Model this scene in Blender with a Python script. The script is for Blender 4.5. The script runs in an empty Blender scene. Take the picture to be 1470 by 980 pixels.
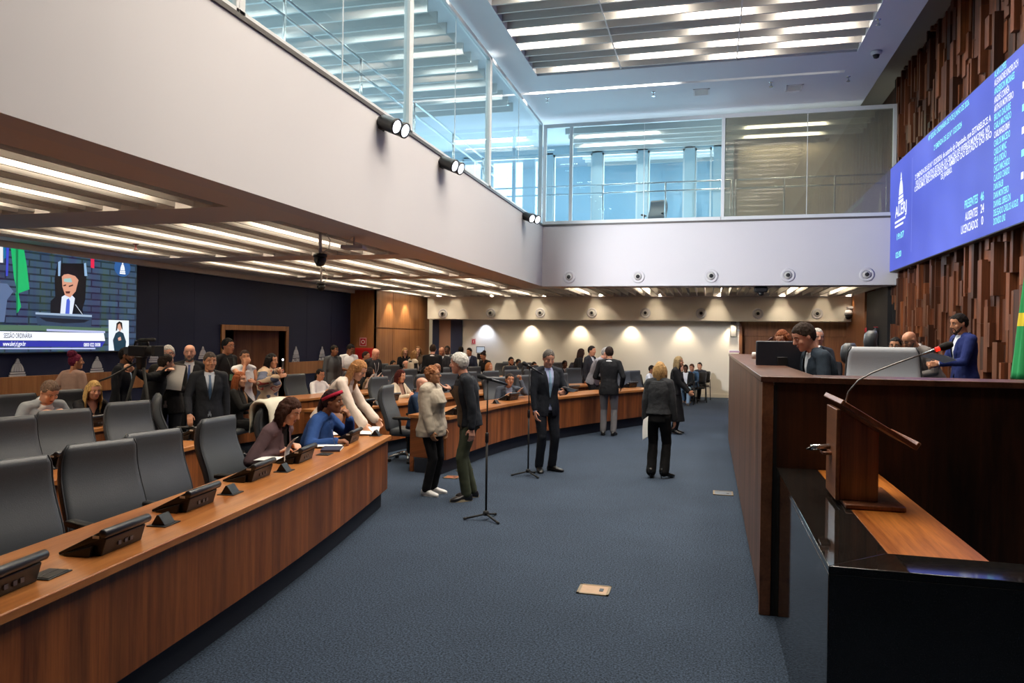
import bpy, bmesh, math, random
from mathutils import Vector, Matrix, Euler, noise
from mathutils.bvhtree import BVHTree
R = math.radians
PI = math.pi
V = Vector
rnd = random.Random(7)
SC = bpy.context.scene
COL = SC.collection

# ------------------------------------------------------------------ camera
FOC = 1082.0; YAW = R(14.66); ROLL = 0.0131; PITCH = math.atan(5.7/1082); EYE = 1.9
_fw = V((-math.sin(YAW)*math.cos(PITCH), math.cos(YAW)*math.cos(PITCH), -math.sin(PITCH)))
_r0 = V((math.cos(YAW), math.sin(YAW), 0)); _u0 = _r0.cross(_fw)
_rt = math.cos(ROLL)*_r0 + math.sin(ROLL)*_u0; _up = -math.sin(ROLL)*_r0 + math.cos(ROLL)*_u0
_O = V((0, 0, EYE))
cam_d = bpy.data.cameras.new('camera'); cam = bpy.data.objects.new('camera', cam_d); COL.objects.link(cam)
cam_d.sensor_fit = 'HORIZONTAL'; cam_d.sensor_width = 36; cam_d.lens = 36*FOC/1470
cam_d.clip_start = .05; cam_d.clip_end = 200
_M = Matrix((_rt, _up, -_fw)).transposed().to_4x4(); _M.translation = _O
cam.matrix_world = _M
SC.camera = cam
def at(px, py, axis, v):
    d = _fw + _rt*((px-735)/FOC) + _up*((490-py)/FOC)
    return _O + d*((v-_O[axis])/d[axis])
def atz(px, py, z): return at(px, py, 2, z)

# ------------------------------------------------------------------ tagging
def tag(o, label=None, cat=None, group=None, kind=None):
    if label: o['label'] = label
    if cat: o['category'] = cat
    if group: o['group'] = group
    if kind: o['kind'] = kind
    return o
def empty(name, loc=(0, 0, 0), rz=0, label=None, cat=None, group=None):
    o = bpy.data.objects.new(name, None); COL.objects.link(o)
    o.location = loc; o.rotation_euler = (0, 0, rz); o.empty_display_size = .1
    return tag(o, label, cat, group)
def copy_tree(o, parent=None):
    c = o.copy(); COL.objects.link(c)
    if parent is not None: c.parent = parent
    for ch in [x for x in KIDS.get(o.name, [])]:
        KIDS.setdefault(c.name, []).append(copy_tree(ch, c))
    return c
KIDS = {}

# ------------------------------------------------------------------ mesh builder
class MB:
    def __init__(s): s.v = []; s.f = []; s.m = []; s.uv = {}
    def add(s, vs, fs, mi=0):
        b = len(s.v); s.v += [tuple(p) for p in vs]
        for f in fs: s.f.append(tuple(i+b for i in f)); s.m.append(mi)
        return s
    def box(s, a, b, mi=0, M=None):
        (x0, y0, z0), (x1, y1, z1) = a, b
        x0, x1 = min(x0, x1), max(x0, x1); y0, y1 = min(y0, y1), max(y0, y1); z0, z1 = min(z0, z1), max(z0, z1)
        vs = [V((x, y, z)) for z in (z0, z1) for x, y in ((x0, y0), (x1, y0), (x1, y1), (x0, y1))]
        if M is not None: vs = [M @ p for p in vs]
        return s.add(vs, [(3, 2, 1, 0), (4, 5, 6, 7), (0, 1, 5, 4), (1, 2, 6, 5), (2, 3, 7, 6), (3, 0, 4, 7)], mi)
    def loft(s, rings, mi=0, caps=True, closed=True):
        n = len(rings[0]); vs = [p for r in rings for p in r]; fs = []
        for i in range(len(rings)-1):
            for j in range(n if closed else n-1):
                k = (j+1) % n
                fs.append((i*n+j, i*n+k, (i+1)*n+k, (i+1)*n+j))
        if caps:
            fs.append(tuple(range(n-1, -1, -1))); fs.append(tuple((len(rings)-1)*n+j for j in range(n)))
        return s.add(vs, fs, mi)
    def prism(s, poly, h0, h1, axis=2, mi=0, M=None):
        def P(a, b, h):
            p = {0: V((h, a, b)), 1: V((a, h, b)), 2: V((a, b, h))}[axis]
            return M @ p if M is not None else p
        n = len(poly); vs = [P(a, b, h0) for a, b in poly]+[P(a, b, h1) for a, b in poly]
        fs = [tuple(range(n-1, -1, -1)), tuple(range(n, 2*n))]+[(i, (i+1) % n, n+(i+1) % n, n+i) for i in range(n)]
        ar = sum(poly[i][0]*poly[(i+1) % n][1]-poly[(i+1) % n][0]*poly[i][1] for i in range(n))
        flip = (ar < 0) != (axis == 1) != (h1 < h0)
        if flip: fs = [f[::-1] for f in fs]
        return s.add(vs, fs, mi)
    def tube(s, pts, r, n=8, mi=0, caps=True):
        pts = [V(p) for p in pts]; rings = []
        rr = r if isinstance(r, (list, tuple)) else [r]*len(pts)
        t0 = (pts[1]-pts[0]).normalized(); ref = V((0, 0, 1)) if abs(t0.z) < .9 else V((1, 0, 0))
        u = t0.cross(ref).normalized()
        for i, p in enumerate(pts):
            a = pts[max(i-1, 0)]; b = pts[min(i+1, len(pts)-1)]; t = (b-a).normalized()
            u = (u-t*u.dot(t)).normalized(); w = t.cross(u)
            rings.append([p+rr[i]*(math.cos(2*PI*k/n)*u+math.sin(2*PI*k/n)*w) for k in range(n)])
        return s.loft(rings, mi, caps)
    def lathe(s, prof, n=16, mi=0, M=None, caps=True):
        rings = [[V((r*math.cos(2*PI*k/n), r*math.sin(2*PI*k/n), z)) for k in range(n)] for r, z in prof]
        if M is not None: rings = [[M @ p for p in r] for r in rings]
        return s.loft(rings, mi, caps)
    def ell(s, c, r, n=16, m=10, mi=0, M=None):
        rings = []
        for i in range(m+1):
            t = -PI/2+PI*i/m; t = max(-PI/2+.06, min(PI/2-.06, t))
            rings.append([V((math.cos(t)*math.cos(2*PI*k/n)*r[0], math.cos(t)*math.sin(2*PI*k/n)*r[1], math.sin(t)*r[2])) for k in range(n)])
        M2 = M if M is not None else Matrix.Identity(4)
        c = V(c)
        return s.loft([[M2 @ (c+p) for p in r_] for r_ in rings], mi)
    def cap(s, p0, r0, p1, r1, n=12, mi=0):
        """a tapered capsule"""
        p0 = V(p0); p1 = V(p1); d = p1-p0; L = d.length; t = d/L
        ref = V((0, 0, 1)) if abs(t.z) < .9 else V((1, 0, 0)); u = t.cross(ref).normalized(); w = t.cross(u); rings = []
        for i in range(5):
            a = -PI/2+PI/2*i/4; a = max(a, -PI/2+.12)
            rings.append((p0+t*r0*math.sin(a), r0*math.cos(a)))
        for i in range(5):
            a = PI/2*i/4; a = min(a, PI/2-.12)
            rings.append((p1+t*r1*math.sin(a), r1*math.cos(a)))
        return s.loft([[c+rr*(math.cos(2*PI*k/n)*u+math.sin(2*PI*k/n)*w) for k in range(n)] for c, rr in rings], mi)
    def mesh(s, name):
        me = bpy.data.meshes.new(name); me.from_pydata(s.v, [], s.f); me.update()
        return me
    def build(s, name, mats, parent=None, smooth=False, bevel=0, segs=2, fixn=False, loc=None, uvf=None):
        me = s.mesh(name)
        if not isinstance(mats, (list, tuple)): mats = [mats]
        for m in mats: me.materials.append(m)
        if len(mats) > 1: me.polygons.foreach_set('material_index', s.m)
        if fixn:
            bm = bmesh.new(); bm.from_mesh(me); bmesh.ops.recalc_face_normals(bm, faces=bm.faces[:]); bm.to_mesh(me); bm.free()
        if uvf:
            ul = me.uv_layers.new(name='UVMap')
            for p in me.polygons:
                for li in p.loop_indices:
                    ul.data[li].uv = uvf(me.vertices[me.loops[li].vertex_index].index)
        return link(name, me, parent, smooth, bevel, segs, loc)
def link(name, me, parent=None, smooth=False, bevel=0, segs=2, loc=None):
    o = bpy.data.objects.new(name, me); COL.objects.link(o)
    if smooth: me.polygons.foreach_set('use_smooth', [True]*len(me.polygons))
    if bevel:
        b = o.modifiers.new('bevel', 'BEVEL'); b.width = bevel; b.segments = segs; b.limit_method = 'ANGLE'; b.angle_limit = R(35)
        b.harden_normals = False
        me.polygons.foreach_set('use_smooth', [True]*len(me.polygons))
        me.set_sharp_from_angle(angle=R(40))
    if loc is not None: o.location = loc
    if parent is not None:
        o.parent = parent; KIDS.setdefault(parent.name, []).append(o)
    return o
def struct(mb, name, mat, **k): return tag(mb.build(name, mat, **k), kind='structure')

# ------------------------------------------------------------------ materials
MATS = {}
def lin(c):
    """#rrggbb (display) to linear"""
    if isinstance(c, str):
        c = c.lstrip('#'); c = [int(c[i:i+2], 16)/255 for i in (0, 2, 4)]
    return tuple((x/12.92 if x <= .04045 else ((x+.055)/1.055)**2.4) for x in c)+(1,)
def newmat(name):
    m = bpy.data.materials.new(name); m.use_nodes = True
    nt = m.node_tree; b = nt.nodes['Principled BSDF']
    return m, nt, b
def N(nt, typ, **k):
    n = nt.nodes.new(typ)
    for a, v in k.items():
        if a in n.inputs.keys(): n.inputs[a].default_value = v
        else: setattr(n, a, v)
    return n
def plain(name, c, rough=.6, metal=0, spec=.5, bump=0, bscale=80, var=0, vscale=3, sheen=0, coat=0):
    if name in MATS: return MATS[name]
    m, nt, b = newmat(name); MATS[name] = m
    c = lin(c); b.inputs['Base Color'].default_value = c; b.inputs['Roughness'].default_value = rough
    b.inputs['Metallic'].default_value = metal; b.inputs['Specular IOR Level'].default_value = spec
    if coat: b.inputs['Coat Weight'].default_value = coat
    if sheen: b.inputs['Sheen Weight'].default_value = sheen
    tc = N(nt, 'ShaderNodeTexCoord')
    if var:
        no = N(nt, 'ShaderNodeTexNoise', Scale=vscale, Detail=4.0)
        nt.links.new(tc.outputs['Object'], no.inputs['Vector'])
        mx = N(nt, 'ShaderNodeMix', data_type='RGBA')
        mx.inputs['A'].default_value = tuple(x*(1-var) for x in c[:3])+(1,); mx.inputs['B'].default_value = tuple(min(1, x*(1+var)) for x in c[:3])+(1,)
        nt.links.new(no.outputs['Fac'], mx.inputs['Factor']); nt.links.new(mx.outputs['Result'], b.inputs['Base Color'])
    if bump:
        no = N(nt, 'ShaderNodeTexNoise', Scale=bscale, Detail=3.0)
        nt.links.new(tc.outputs['Object'], no.inputs['Vector'])
        bp = N(nt, 'ShaderNodeBump', Strength=bump, Distance=.01)
        nt.links.new(no.outputs['Fac'], bp.inputs['Height']); nt.links.new(bp.outputs['Normal'], b.inputs['Normal'])
    return m
def emis(name, c, s):
    if name in MATS: return MATS[name]
    m, nt, b = newmat(name); MATS[name] = m
    b.inputs['Base Color'].default_value = (0, 0, 0, 1)
    b.inputs['Emission Color'].default_value = lin(c); b.inputs['Emission Strength'].default_value = s
    b.inputs['Roughness'].default_value = .5
    return m
def wood(name, c0, c1, axis='Z', coord='Object', rough=.35, scale=9, band=0, c2=None, spec=.5, stretch=.06, coat=0):
    """grain running along the axis; band = plank-like veneer strips of their own tone"""
    if name in MATS: return MATS[name]
    m, nt, b = newmat(name); MATS[name] = m
    tc = N(nt, 'ShaderNodeTexCoord'); mp = N(nt, 'ShaderNodeMapping')
    sc = [1, 1, 1]; sc['XYZ'.index(axis)] = stretch; mp.inputs['Scale'].default_value = sc
    nt.links.new(tc.outputs[coord], mp.inputs['Vector'])
    n1 = N(nt, 'ShaderNodeTexNoise', Scale=float(scale), Detail=6.0, Roughness=.62, Distortion=.6)
    nt.links.new(mp.outputs['Vector'], n1.inputs['Vector'])
    n2 = N(nt, 'ShaderNodeTexNoise', Scale=float(scale*9), Detail=3.0)
    nt.links.new(mp.outputs['Vector'], n2.inputs['Vector'])
    ad = N(nt, 'ShaderNodeMath', operation='MULTIPLY_ADD'); ad.inputs[1].default_value = .35
    nt.links.new(n2.outputs['Fac'], ad.inputs[0]); nt.links.new(n1.outputs['Fac'], ad.inputs[2])
    rp = N(nt, 'ShaderNodeValToRGB'); e = rp.color_ramp.elements
    e[0].position = .45; e[0].color = lin(c0); e[1].position = .85; e[1].color = lin(c1)
    nt.links.new(ad.outputs[0], rp.inputs['Fac']); out = rp.outputs['Color']
    if band:
        sep = N(nt, 'ShaderNodeSeparateXYZ'); nt.links.new(tc.outputs[coord], sep.inputs[0])
        ax = [a for a in 'XYZ' if a != axis]
        s2 = N(nt, 'ShaderNodeMath', operation='ADD')
        nt.links.new(sep.outputs[ax[0]], s2.inputs[0])
        if coord == 'UV': s2.inputs[1].default_value = 0
        else: nt.links.new(sep.outputs[ax[1]], s2.inputs[1])
        mu = N(nt, 'ShaderNodeMath', operation='MULTIPLY'); mu.inputs[1].default_value = 1/band
        nt.links.new(s2.outputs[0], mu.inputs[0])
        fl = N(nt, 'ShaderNodeMath', operation='FLOOR'); nt.links.new(mu.outputs[0], fl.inputs[0])
        wn = N(nt, 'ShaderNodeTexWhiteNoise', noise_dimensions='1D'); nt.links.new(fl.outputs[0], wn.inputs['W'])
        mr = N(nt, 'ShaderNodeMapRange'); mr.inputs['To Min'].default_value = .68; mr.inputs['To Max'].default_value = 1.15
        nt.links.new(wn.outputs['Value'], mr.inputs['Value'])
        vm = N(nt, 'ShaderNodeVectorMath', operation='SCALE'); nt.links.new(out, vm.inputs[0]); nt.links.new(mr.outputs[0], vm.inputs['Scale'])
        out = vm.outputs[0]
    nt.links.new(out, b.inputs['Base Color'])
    b.inputs['Roughness'].default_value = rough; b.inputs['Specular IOR Level'].default_value = spec
    if coat: b.inputs['Coat Weight'].default_value = coat; b.inputs['Coat Roughness'].default_value = .08
    return m
def glassmat(name, tint='#dff0f2', refl=1.0, rough=0.0, haze=0, hazec='#c8ccc8'):
    if name in MATS: return MATS[name]
    m, nt, b = newmat(name); MATS[name] = m
    nt.nodes.remove(b); out = nt.nodes['Material Output']
    tr = N(nt, 'ShaderNodeBsdfTransparent'); tr.inputs['Color'].default_value = lin(tint)
    gl = N(nt, 'ShaderNodeBsdfGlossy'); gl.inputs['Roughness'].default_value = rough; gl.inputs['Color'].default_value = (1, 1, 1, 1)
    fr = N(nt, 'ShaderNodeFresnel', IOR=1.5)
    mu = N(nt, 'ShaderNodeMath', operation='MULTIPLY'); mu.inputs[1].default_value = refl; mu.use_clamp = True
    ge = N(nt, 'ShaderNodeNewGeometry'); sb = N(nt, 'ShaderNodeMath', operation='SUBTRACT'); sb.inputs[0].default_value = 1.0; nt.links.new(ge.outputs['Backfacing'], sb.inputs[1])
    mm = N(nt, 'ShaderNodeMath', operation='MULTIPLY'); nt.links.new(fr.outputs[0], mm.inputs[0]); nt.links.new(sb.outputs[0], mm.inputs[1]); nt.links.new(mm.outputs[0], mu.inputs[0])
    mx = N(nt, 'ShaderNodeMixShader'); nt.links.new(mu.outputs[0], mx.inputs[0])
    src = tr.outputs[0]
    if haze:
        df = N(nt, 'ShaderNodeBsdfDiffuse'); df.inputs['Color'].default_value = lin(hazec)
        m2 = N(nt, 'ShaderNodeMixShader'); m2.inputs[0].default_value = haze
        nt.links.new(tr.outputs[0], m2.inputs[1]); nt.links.new(df.outputs[0], m2.inputs[2]); src = m2.outputs[0]
    nt.links.new(src, mx.inputs[1]); nt.links.new(gl.outputs[0], mx.inputs[2])
    nt.links.new(mx.outputs[0], out.inputs['Surface'])
    return m

M_white = plain('white_paint', '#c9c7ca', .75, var=.03, vscale=.6)
M_soffit = plain('soffit_paint', '#cfc9c6', .75)
M_ceil = plain('ceiling_paint', '#cdd0d6', .8)
M_cream = plain('cream_wall_paint', '#e2dccf', .8, var=.02, vscale=.5)
M_slat = plain('slat_paint', '#c9c6c2', .6)
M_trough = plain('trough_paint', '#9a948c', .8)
M_navy = plain('navy_wall_panel', '#0b1a40', .7, var=.08, vscale=.7)
M_navyband = plain('navy_plinth', '#141a26', .6)
M_alu = plain('aluminium_frame', '#cfd2d3', .45, .0)
M_steel = plain('brushed_steel', '#b9bfc2', .25, .9)
M_chrome = plain('chrome', '#d0d0d0', .12, 1)
M_black = plain('black_plastic', '#121214', .4, bump=.05, bscale=300)
M_blackm = plain('black_matte', '#0c0c0d', .7)
M_leather = plain('grey_leather', '#44484d', .42, bump=.12, bscale=160, var=.06, vscale=5)
M_leatherd = plain('dark_grey_leather', '#33363a', .45, bump=.1, bscale=160)
M_leatherl = plain('pale_grey_leather', '#aab0ba', .45, bump=.1, bscale=160)
M_desk = wood('desk_top_wood', '#86491f', '#bb7c44', 'X', 'UV', .3, 6, 0, stretch=.08, coat=.15)
M_deskf = wood('desk_front_wood', '#5a2a10', '#9a5a2c', 'Y', 'UV', .4, 10, .13, stretch=.05)
M_walnut = wood('walnut_panel', '#1a0d08', '#4e2b18', 'Z', 'Object', .42, 5, .27, stretch=.09, spec=.35)
M_walnutl = wood('walnut_edge', '#5a3320', '#8a5a3c', 'Y', 'Object', .35, 6, 0, stretch=.06)
M_walnutx = wood('walnut_top', '#3a2015', '#6b4330', 'Y', 'Object', .3, 6, 0, stretch=.06)
M_rose = wood('rosewood', '#4a2716', '#8e5638', 'Z', 'Object', .3, 14, 0, stretch=.04, coat=.2)
M_counter = wood('counter_wood', '#70360f', '#b9702f', 'Y', 'Object', .35, 14, 0, stretch=.05, spec=.3)
M_wallwood = wood('oak_wall_panel', '#855228', '#a87344', 'Z', 'Object', .45, 8, 0, stretch=.05)
M_backwood = wood('back_wall_wood', '#6a3c1e', '#8f5c34', 'Z', 'Object', .45, 8, 0, stretch=.05)
M_block = [wood('wood_block_%d' % i, a, b, 'Z', 'Object', .5, 7, .11, stretch=.05) for i, (a, b) in enumerate((('#351809', '#6b3a1f'), ('#472614', '#80492c'), ('#220f07', '#4a2512'), ('#4f260f', '#8c5029')))]
M_skin = {}
def skin(tone):
    c = {'light': '#d6a184', 'pink': '#d29a82', 'tan': '#b98263', 'olive': '#a97a58', 'brown': '#7d5138', 'dark': '#5a3a29'}[tone]
    m = plain('skin_'+tone, c, .5, spec=.4, var=.06, vscale=25)
    m.node_tree.nodes['Principled BSDF'].inputs['Subsurface Weight'].default_value = 0.0
    return m
def cloth(c, rough=.85, bump=.25, bs=220):
    return plain('cloth_'+c.strip('#'), c, rough, spec=.25, bump=bump, bscale=bs, var=.07, vscale=9)
def hairmat(c):
    n = 'hair_'+c.strip('#')
    if n in MATS: return MATS[n]
    m, nt, b = newmat(n); MATS[n] = m
    tc = N(nt, 'ShaderNodeTexCoord'); mp = N(nt, 'ShaderNodeMapping'); mp.inputs['Scale'].default_value = (1, 1, .12)
    nt.links.new(tc.outputs['Object'], mp.inputs['Vector'])
    no = N(nt, 'ShaderNodeTexNoise', Scale=110.0, Detail=3.0); nt.links.new(mp.outputs[0], no.inputs['Vector'])
    cc = lin(c); rp = N(nt, 'ShaderNodeValToRGB'); e = rp.color_ramp.elements
    e[0].position = .3; e[0].color = tuple(x*.5 for x in cc[:3])+(1,); e[1].position = .72; e[1].color = tuple(min(1, x*1.35) for x in cc[:3])+(1,)
    nt.links.new(no.outputs['Fac'], rp.inputs[0]); nt.links.new(rp.outputs[0], b.inputs['Base Color'])
    bp = N(nt, 'ShaderNodeBump', Strength=.6, Distance=.01); nt.links.new(no.outputs['Fac'], bp.inputs['Height']); nt.links.new(bp.outputs[0], b.inputs['Normal'])
    b.inputs['Roughness'].default_value = .75; b.inputs['Specular IOR Level'].default_value = .18
    return m

# carpet
def carpet():
    m, nt, b = newmat('blue_carpet')
    tc = N(nt, 'ShaderNodeTexCoord')
    n1 = N(nt, 'ShaderNodeTexNoise', Scale=75.0, Detail=4.0, Roughness=.8)
    n2 = N(nt, 'ShaderNodeTexNoise', Scale=.9, Detail=5.0, Roughness=.6)
    for n in (n1, n2): nt.links.new(tc.outputs['Object'], n.inputs['Vector'])
    rp = N(nt, 'ShaderNodeValToRGB'); e = rp.color_ramp.elements
    e[0].position = .38; e[0].color = lin('#12181f'); e[1].position = .66; e[1].color = lin('#4a586c')
    nt.links.new(n1.outputs['Fac'], rp.inputs[0])
    mr = N(nt, 'ShaderNodeMapRange'); mr.inputs['To Min'].default_value = .9; mr.inputs['To Max'].default_value = 1.1; mr.inputs['From Min'].default_value = .3; mr.inputs['From Max'].default_value = .7
    nt.links.new(n2.outputs['Fac'], mr.inputs[0])
    vm = N(nt, 'ShaderNodeVectorMath', operation='SCALE'); nt.links.new(rp.outputs[0], vm.inputs[0]); nt.links.new(mr.outputs[0], vm.inputs['Scale'])
    # carpet tile joints, barely visible
    nt.links.new(vm.outputs[0], b.inputs['Base Color'])
    bp = N(nt, 'ShaderNodeBump', Strength=.5, Distance=.01); nt.links.new(n1.outputs['Fac'], bp.inputs['Height']); nt.links.new(bp.outputs[0], b.inputs['Normal'])
    b.inputs['Roughness'].default_value = .95; b.inputs['Specular IOR Level'].default_value = .15
    return m
M_carpet = carpet()
def granite():
    m, nt, b = newmat('black_granite')
    tc = N(nt, 'ShaderNodeTexCoord'); n1 = N(nt, 'ShaderNodeTexNoise', Scale=220.0, Detail=4.0)
    nt.links.new(tc.outputs['Object'], n1.inputs['Vector'])
    rp = N(nt, 'ShaderNodeValToRGB'); e = rp.color_ramp.elements
    e[0].position = .45; e[0].color = lin('#0d0c0c'); e[1].position = .75; e[1].color = lin('#3a3632')
    nt.links.new(n1.outputs['Fac'], rp.inputs[0]); nt.links.new(rp.outputs[0], b.inputs['Base Color'])
    b.inputs['Roughness'].default_value = .045; b.inputs['IOR'].default_value = 1.7
    return m
M_granite = granite()

# ------------------------------------------------------------------ writing
_FONT = bpy.data.fonts.get('Bfont') or None
def text(body, name, mat, size, M, parent=None, align='LEFT', ext=0, width=None):
    cu = bpy.data.curves.new(name, 'FONT'); cu.body = body; cu.size = size; cu.align_x = align; cu.extrude = ext; cu.offset = size*.018; cu.resolution_u = 2
    o = bpy.data.objects.new(name, cu); COL.objects.link(o); cu.materials.append(mat)
    bpy.context.view_layer.update()
    if width:
        w = o.dimensions.x
        if w > 0: M = M @ Matrix.Diagonal((width/w, 1, 1, 1))
    me = bpy.data.meshes.new_from_object(o.evaluated_get(bpy.context.evaluated_depsgraph_get()))
    me.name = name; bpy.data.objects.remove(o); bpy.data.curves.remove(cu)
    if not me.materials: me.materials.append(mat)
    me.transform(M)
    return link(name, me, parent)
# ================================================================== the room
XL, XG, XR = -10.75, -4.42, 4.4           # left wall, gallery fascia, right wall
YG, YB, YN = 20.05, 25.87, -3.2          # front gallery fascia, back wall, wall behind the camera
ZL, ZS, ZC = 3.3, 4.98, 7.85             # low ceiling, gallery sill, high ceiling
s = MB(); s.box((XL-.3, YN-.3, -.2), (XR+.6, YB+1.6, 0)); struct(s, 'floor', M_carpet)
# left wall with a door opening
DY0, DY1, DZ = 15.02, 17.6, 1.99
s = MB(); s.box((XL-.2, YN, 0), (XL, DY0, ZL+.3)).box((XL-.2, DY1, 0), (XL, YB, ZL+.3)).box((XL-.2, DY0, DZ), (XL, DY1, ZL+.3))
for y in (12.9, 14.0, 18.7, 20.1): s.box((XL, y-.006, 1.2), (XL+.004, y+.006, ZL))
struct(s, 'wall_left', M_navy)
s = MB()
for a, b in ((YN, DY0-.12), (DY1+.12, 21.3)): s.box((XL, a, .83), (XL+.05, b, 1.17))
struct(s, 'trim_1', M_wallwood, bevel=.008)
s = MB(); s.box((XL, YN, 3.2), (XL+.14, 21.3, 3.32)); struct(s, 'trim_2', M_soffit)
# doorway: frame, lobby behind, open leaf
s = MB(); t = .12
s.box((XL-.22, DY0-t, 0), (XL+.04, DY0, DZ+t)).box((XL-.22, DY1, 0), (XL+.04, DY1+t, DZ+t)).box((XL-.22, DY0, DZ), (XL+.04, DY1, DZ+t))
d1 = struct(s, 'door_1', M_wallwood, bevel=.006)
s = MB(); M = Matrix.Translation((XL-.2, DY1, 0)) @ Matrix.Rotation(R(-28), 4, 'Z'); s.box((-.03, -1.25, .01), (.03, 0, DZ), M=M)
lf = s.build('door_leaf', M_backwood, d1, bevel=.004)
s = MB(); s.tube([M @ V((.05, -1.15, .95)), M @ V((.09, -1.15, .95)), M @ V((.09, -1.02, .95))], .011); s.build('door_handle', M_steel, lf, smooth=True)
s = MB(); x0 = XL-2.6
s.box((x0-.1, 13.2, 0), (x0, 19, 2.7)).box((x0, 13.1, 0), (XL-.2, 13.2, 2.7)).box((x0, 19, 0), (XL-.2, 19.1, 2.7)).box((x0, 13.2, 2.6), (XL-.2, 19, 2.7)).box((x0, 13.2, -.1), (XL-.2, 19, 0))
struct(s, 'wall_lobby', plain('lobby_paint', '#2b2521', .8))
# jog of oak panelling at the back left
JY, JX = 21.3, -9.9
s = MB(); s.box((XL, JY, 0), (JX, JY+.06, ZL)).box((JX-.06, JY, 0), (JX, 25.9, ZL))
for z in (2.14,): s.box((XL, JY-.004, z), (JX, JY, z+.012)).box((JX, JY, z), (JX+.004, 25.3, z+.012))
struct(s, 'wall_back_left', M_wallwood)
s = MB()
for y in (22.6, 24.0): s.box((JX, y-.005, 0), (JX+.004, y+.005, ZL))
s.box((JX, JY, 2.135), (JX+.004, 25.4, 2.155))
struct(s, 'trim_3', plain('panel_joint', '#3d2412', .8))
# back wall
s = MB(); s.box((XL, YB, 0), (-8.62, YB+.2, ZL+.4)).box((-8.6, YB, 0), (.95, YB+.2, ZL+.4)); struct(s, 'wall_back', M_cream)
s = MB(); s.box((-9.75, YB-.06, 0), (-9.5, YB, 2.5)).box((-9.05, YB-.06, 0), (-8.62, YB, 2.5)); struct(s, 'trim_4', plain('blue_jamb', '#232d4d', .6))
s = MB(); s.box((-9.5, YB-.03, 0), (-9.05, YB, 2.5)); s.box((-9.5, YB-.035, 1.72), (-9.05, YB-.03, 1.735)); d2 = struct(s, 'door_2', plain('pink_oak', '#9c7560', .5))
s = MB(); s.tube([(-9.12, YB-.03, 1.0), (-9.12, YB-.08, 1.0), (-9.22, YB-.08, 1.0)], .012); s.build('door_handle', M_steel, d2, smooth=True)
s = MB(); s.box((-8.6, YB-.025, 0), (.95, YB, .13)); struct(s, 'baseboard_back', M_cream, bevel=.006)
# bulkhead over the back wall
BY = 25.2
s = MB(); s.box((-9.72, BY, 2.52), (4.25, YB+.1, ZL+.5)); struct(s, 'wall_bulkhead', M_cream, bevel=.01)
# wooden back right recess
s = MB(); s.box((.95, YB+.5, 0), (XR+.2, YB+.6, 2.6)).box((.95, YB, 0), (1.05, YB+.5, 2.6))
s.box((1.05, YB+.3, 0), (XR, YB+.5, 1.78)).box((1.05, YB+.25, 2.05), (XR, YB+.5, 2.55)).box((1.05, YB+.28, 0), (1.95, YB+.5, 2.55)).box((3.6, YB+.28, 0), (4.4, YB+.5, 2.55))
struct(s, 'wall_back_right', M_backwood, bevel=.004)
s = MB(); s.box((4.25, 23.2, 0), (5.4, 26.4, ZL+.3)); struct(s, 'wall_niche', M_backwood)
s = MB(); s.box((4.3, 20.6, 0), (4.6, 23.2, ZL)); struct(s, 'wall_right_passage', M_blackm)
# ------------------------------------------------------------------ galleries
s = MB(); s.box((XG-.28, YN, ZL), (XG, YG+.3, ZS)); struct(s, 'wall_gallery_left', M_white)
s = MB(); s.box((XG-.1, YG, ZL), (XR+.1, YG+.28, ZS)); struct(s, 'wall_gallery_front', M_white)
# soffit strips and cross beams of the low ceiling
s = MB()
s.box((XG-.72, YN, ZL), (XG-.28, YG+.75, ZL+.12)).box((XG-.28, YG+.28, ZL), (XR+.2, YG+.75, ZL+.12))
s.box((XL, YN, ZL), (XL+.6, 25.9, ZL+.12))
BEAMS = ((2.6, 3.5), (7.25, 8.25), (12.0, 12.7), (16.5, 17.2), (20.8, 21.4))
for a, b in BEAMS: s.box((XL+.6, a, ZL), (XG-.72, b, ZL+.14))
s.box((XL, 24.95, ZL), (XR, 25.25, ZL+.12))
struct(s, 'ceiling_low_soffit', M_soffit)
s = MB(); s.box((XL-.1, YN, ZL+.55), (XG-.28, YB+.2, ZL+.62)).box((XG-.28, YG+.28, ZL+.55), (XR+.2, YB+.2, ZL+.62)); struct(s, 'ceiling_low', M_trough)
# slats along Y (left aisle) and along Y at the back
bays = [(YN, 2.6), (3.5, 7.25), (8.25, 12.0), (12.7, 16.5), (17.2, 20.8), (21.4, 24.95)]
s = MB(); n = 0
for a, b in bays:
    x = XL+.72
    while x < XG-.75:
        s.box((x, a, ZL+.02), (x+.03, b, ZL+.21)); x += .245
        s.box((x-.245+.005, a, ZL+.012), (x-.245+.025, a+.02, ZL+.03))
s2 = MB(); x = XG-.4
while x < XR:
    s.box((x, YG+.75, ZL+.02), (x+.03, 24.95, ZL+.21)); x += .245
struct(s, 'ceiling_low_slats', M_slat)
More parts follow.
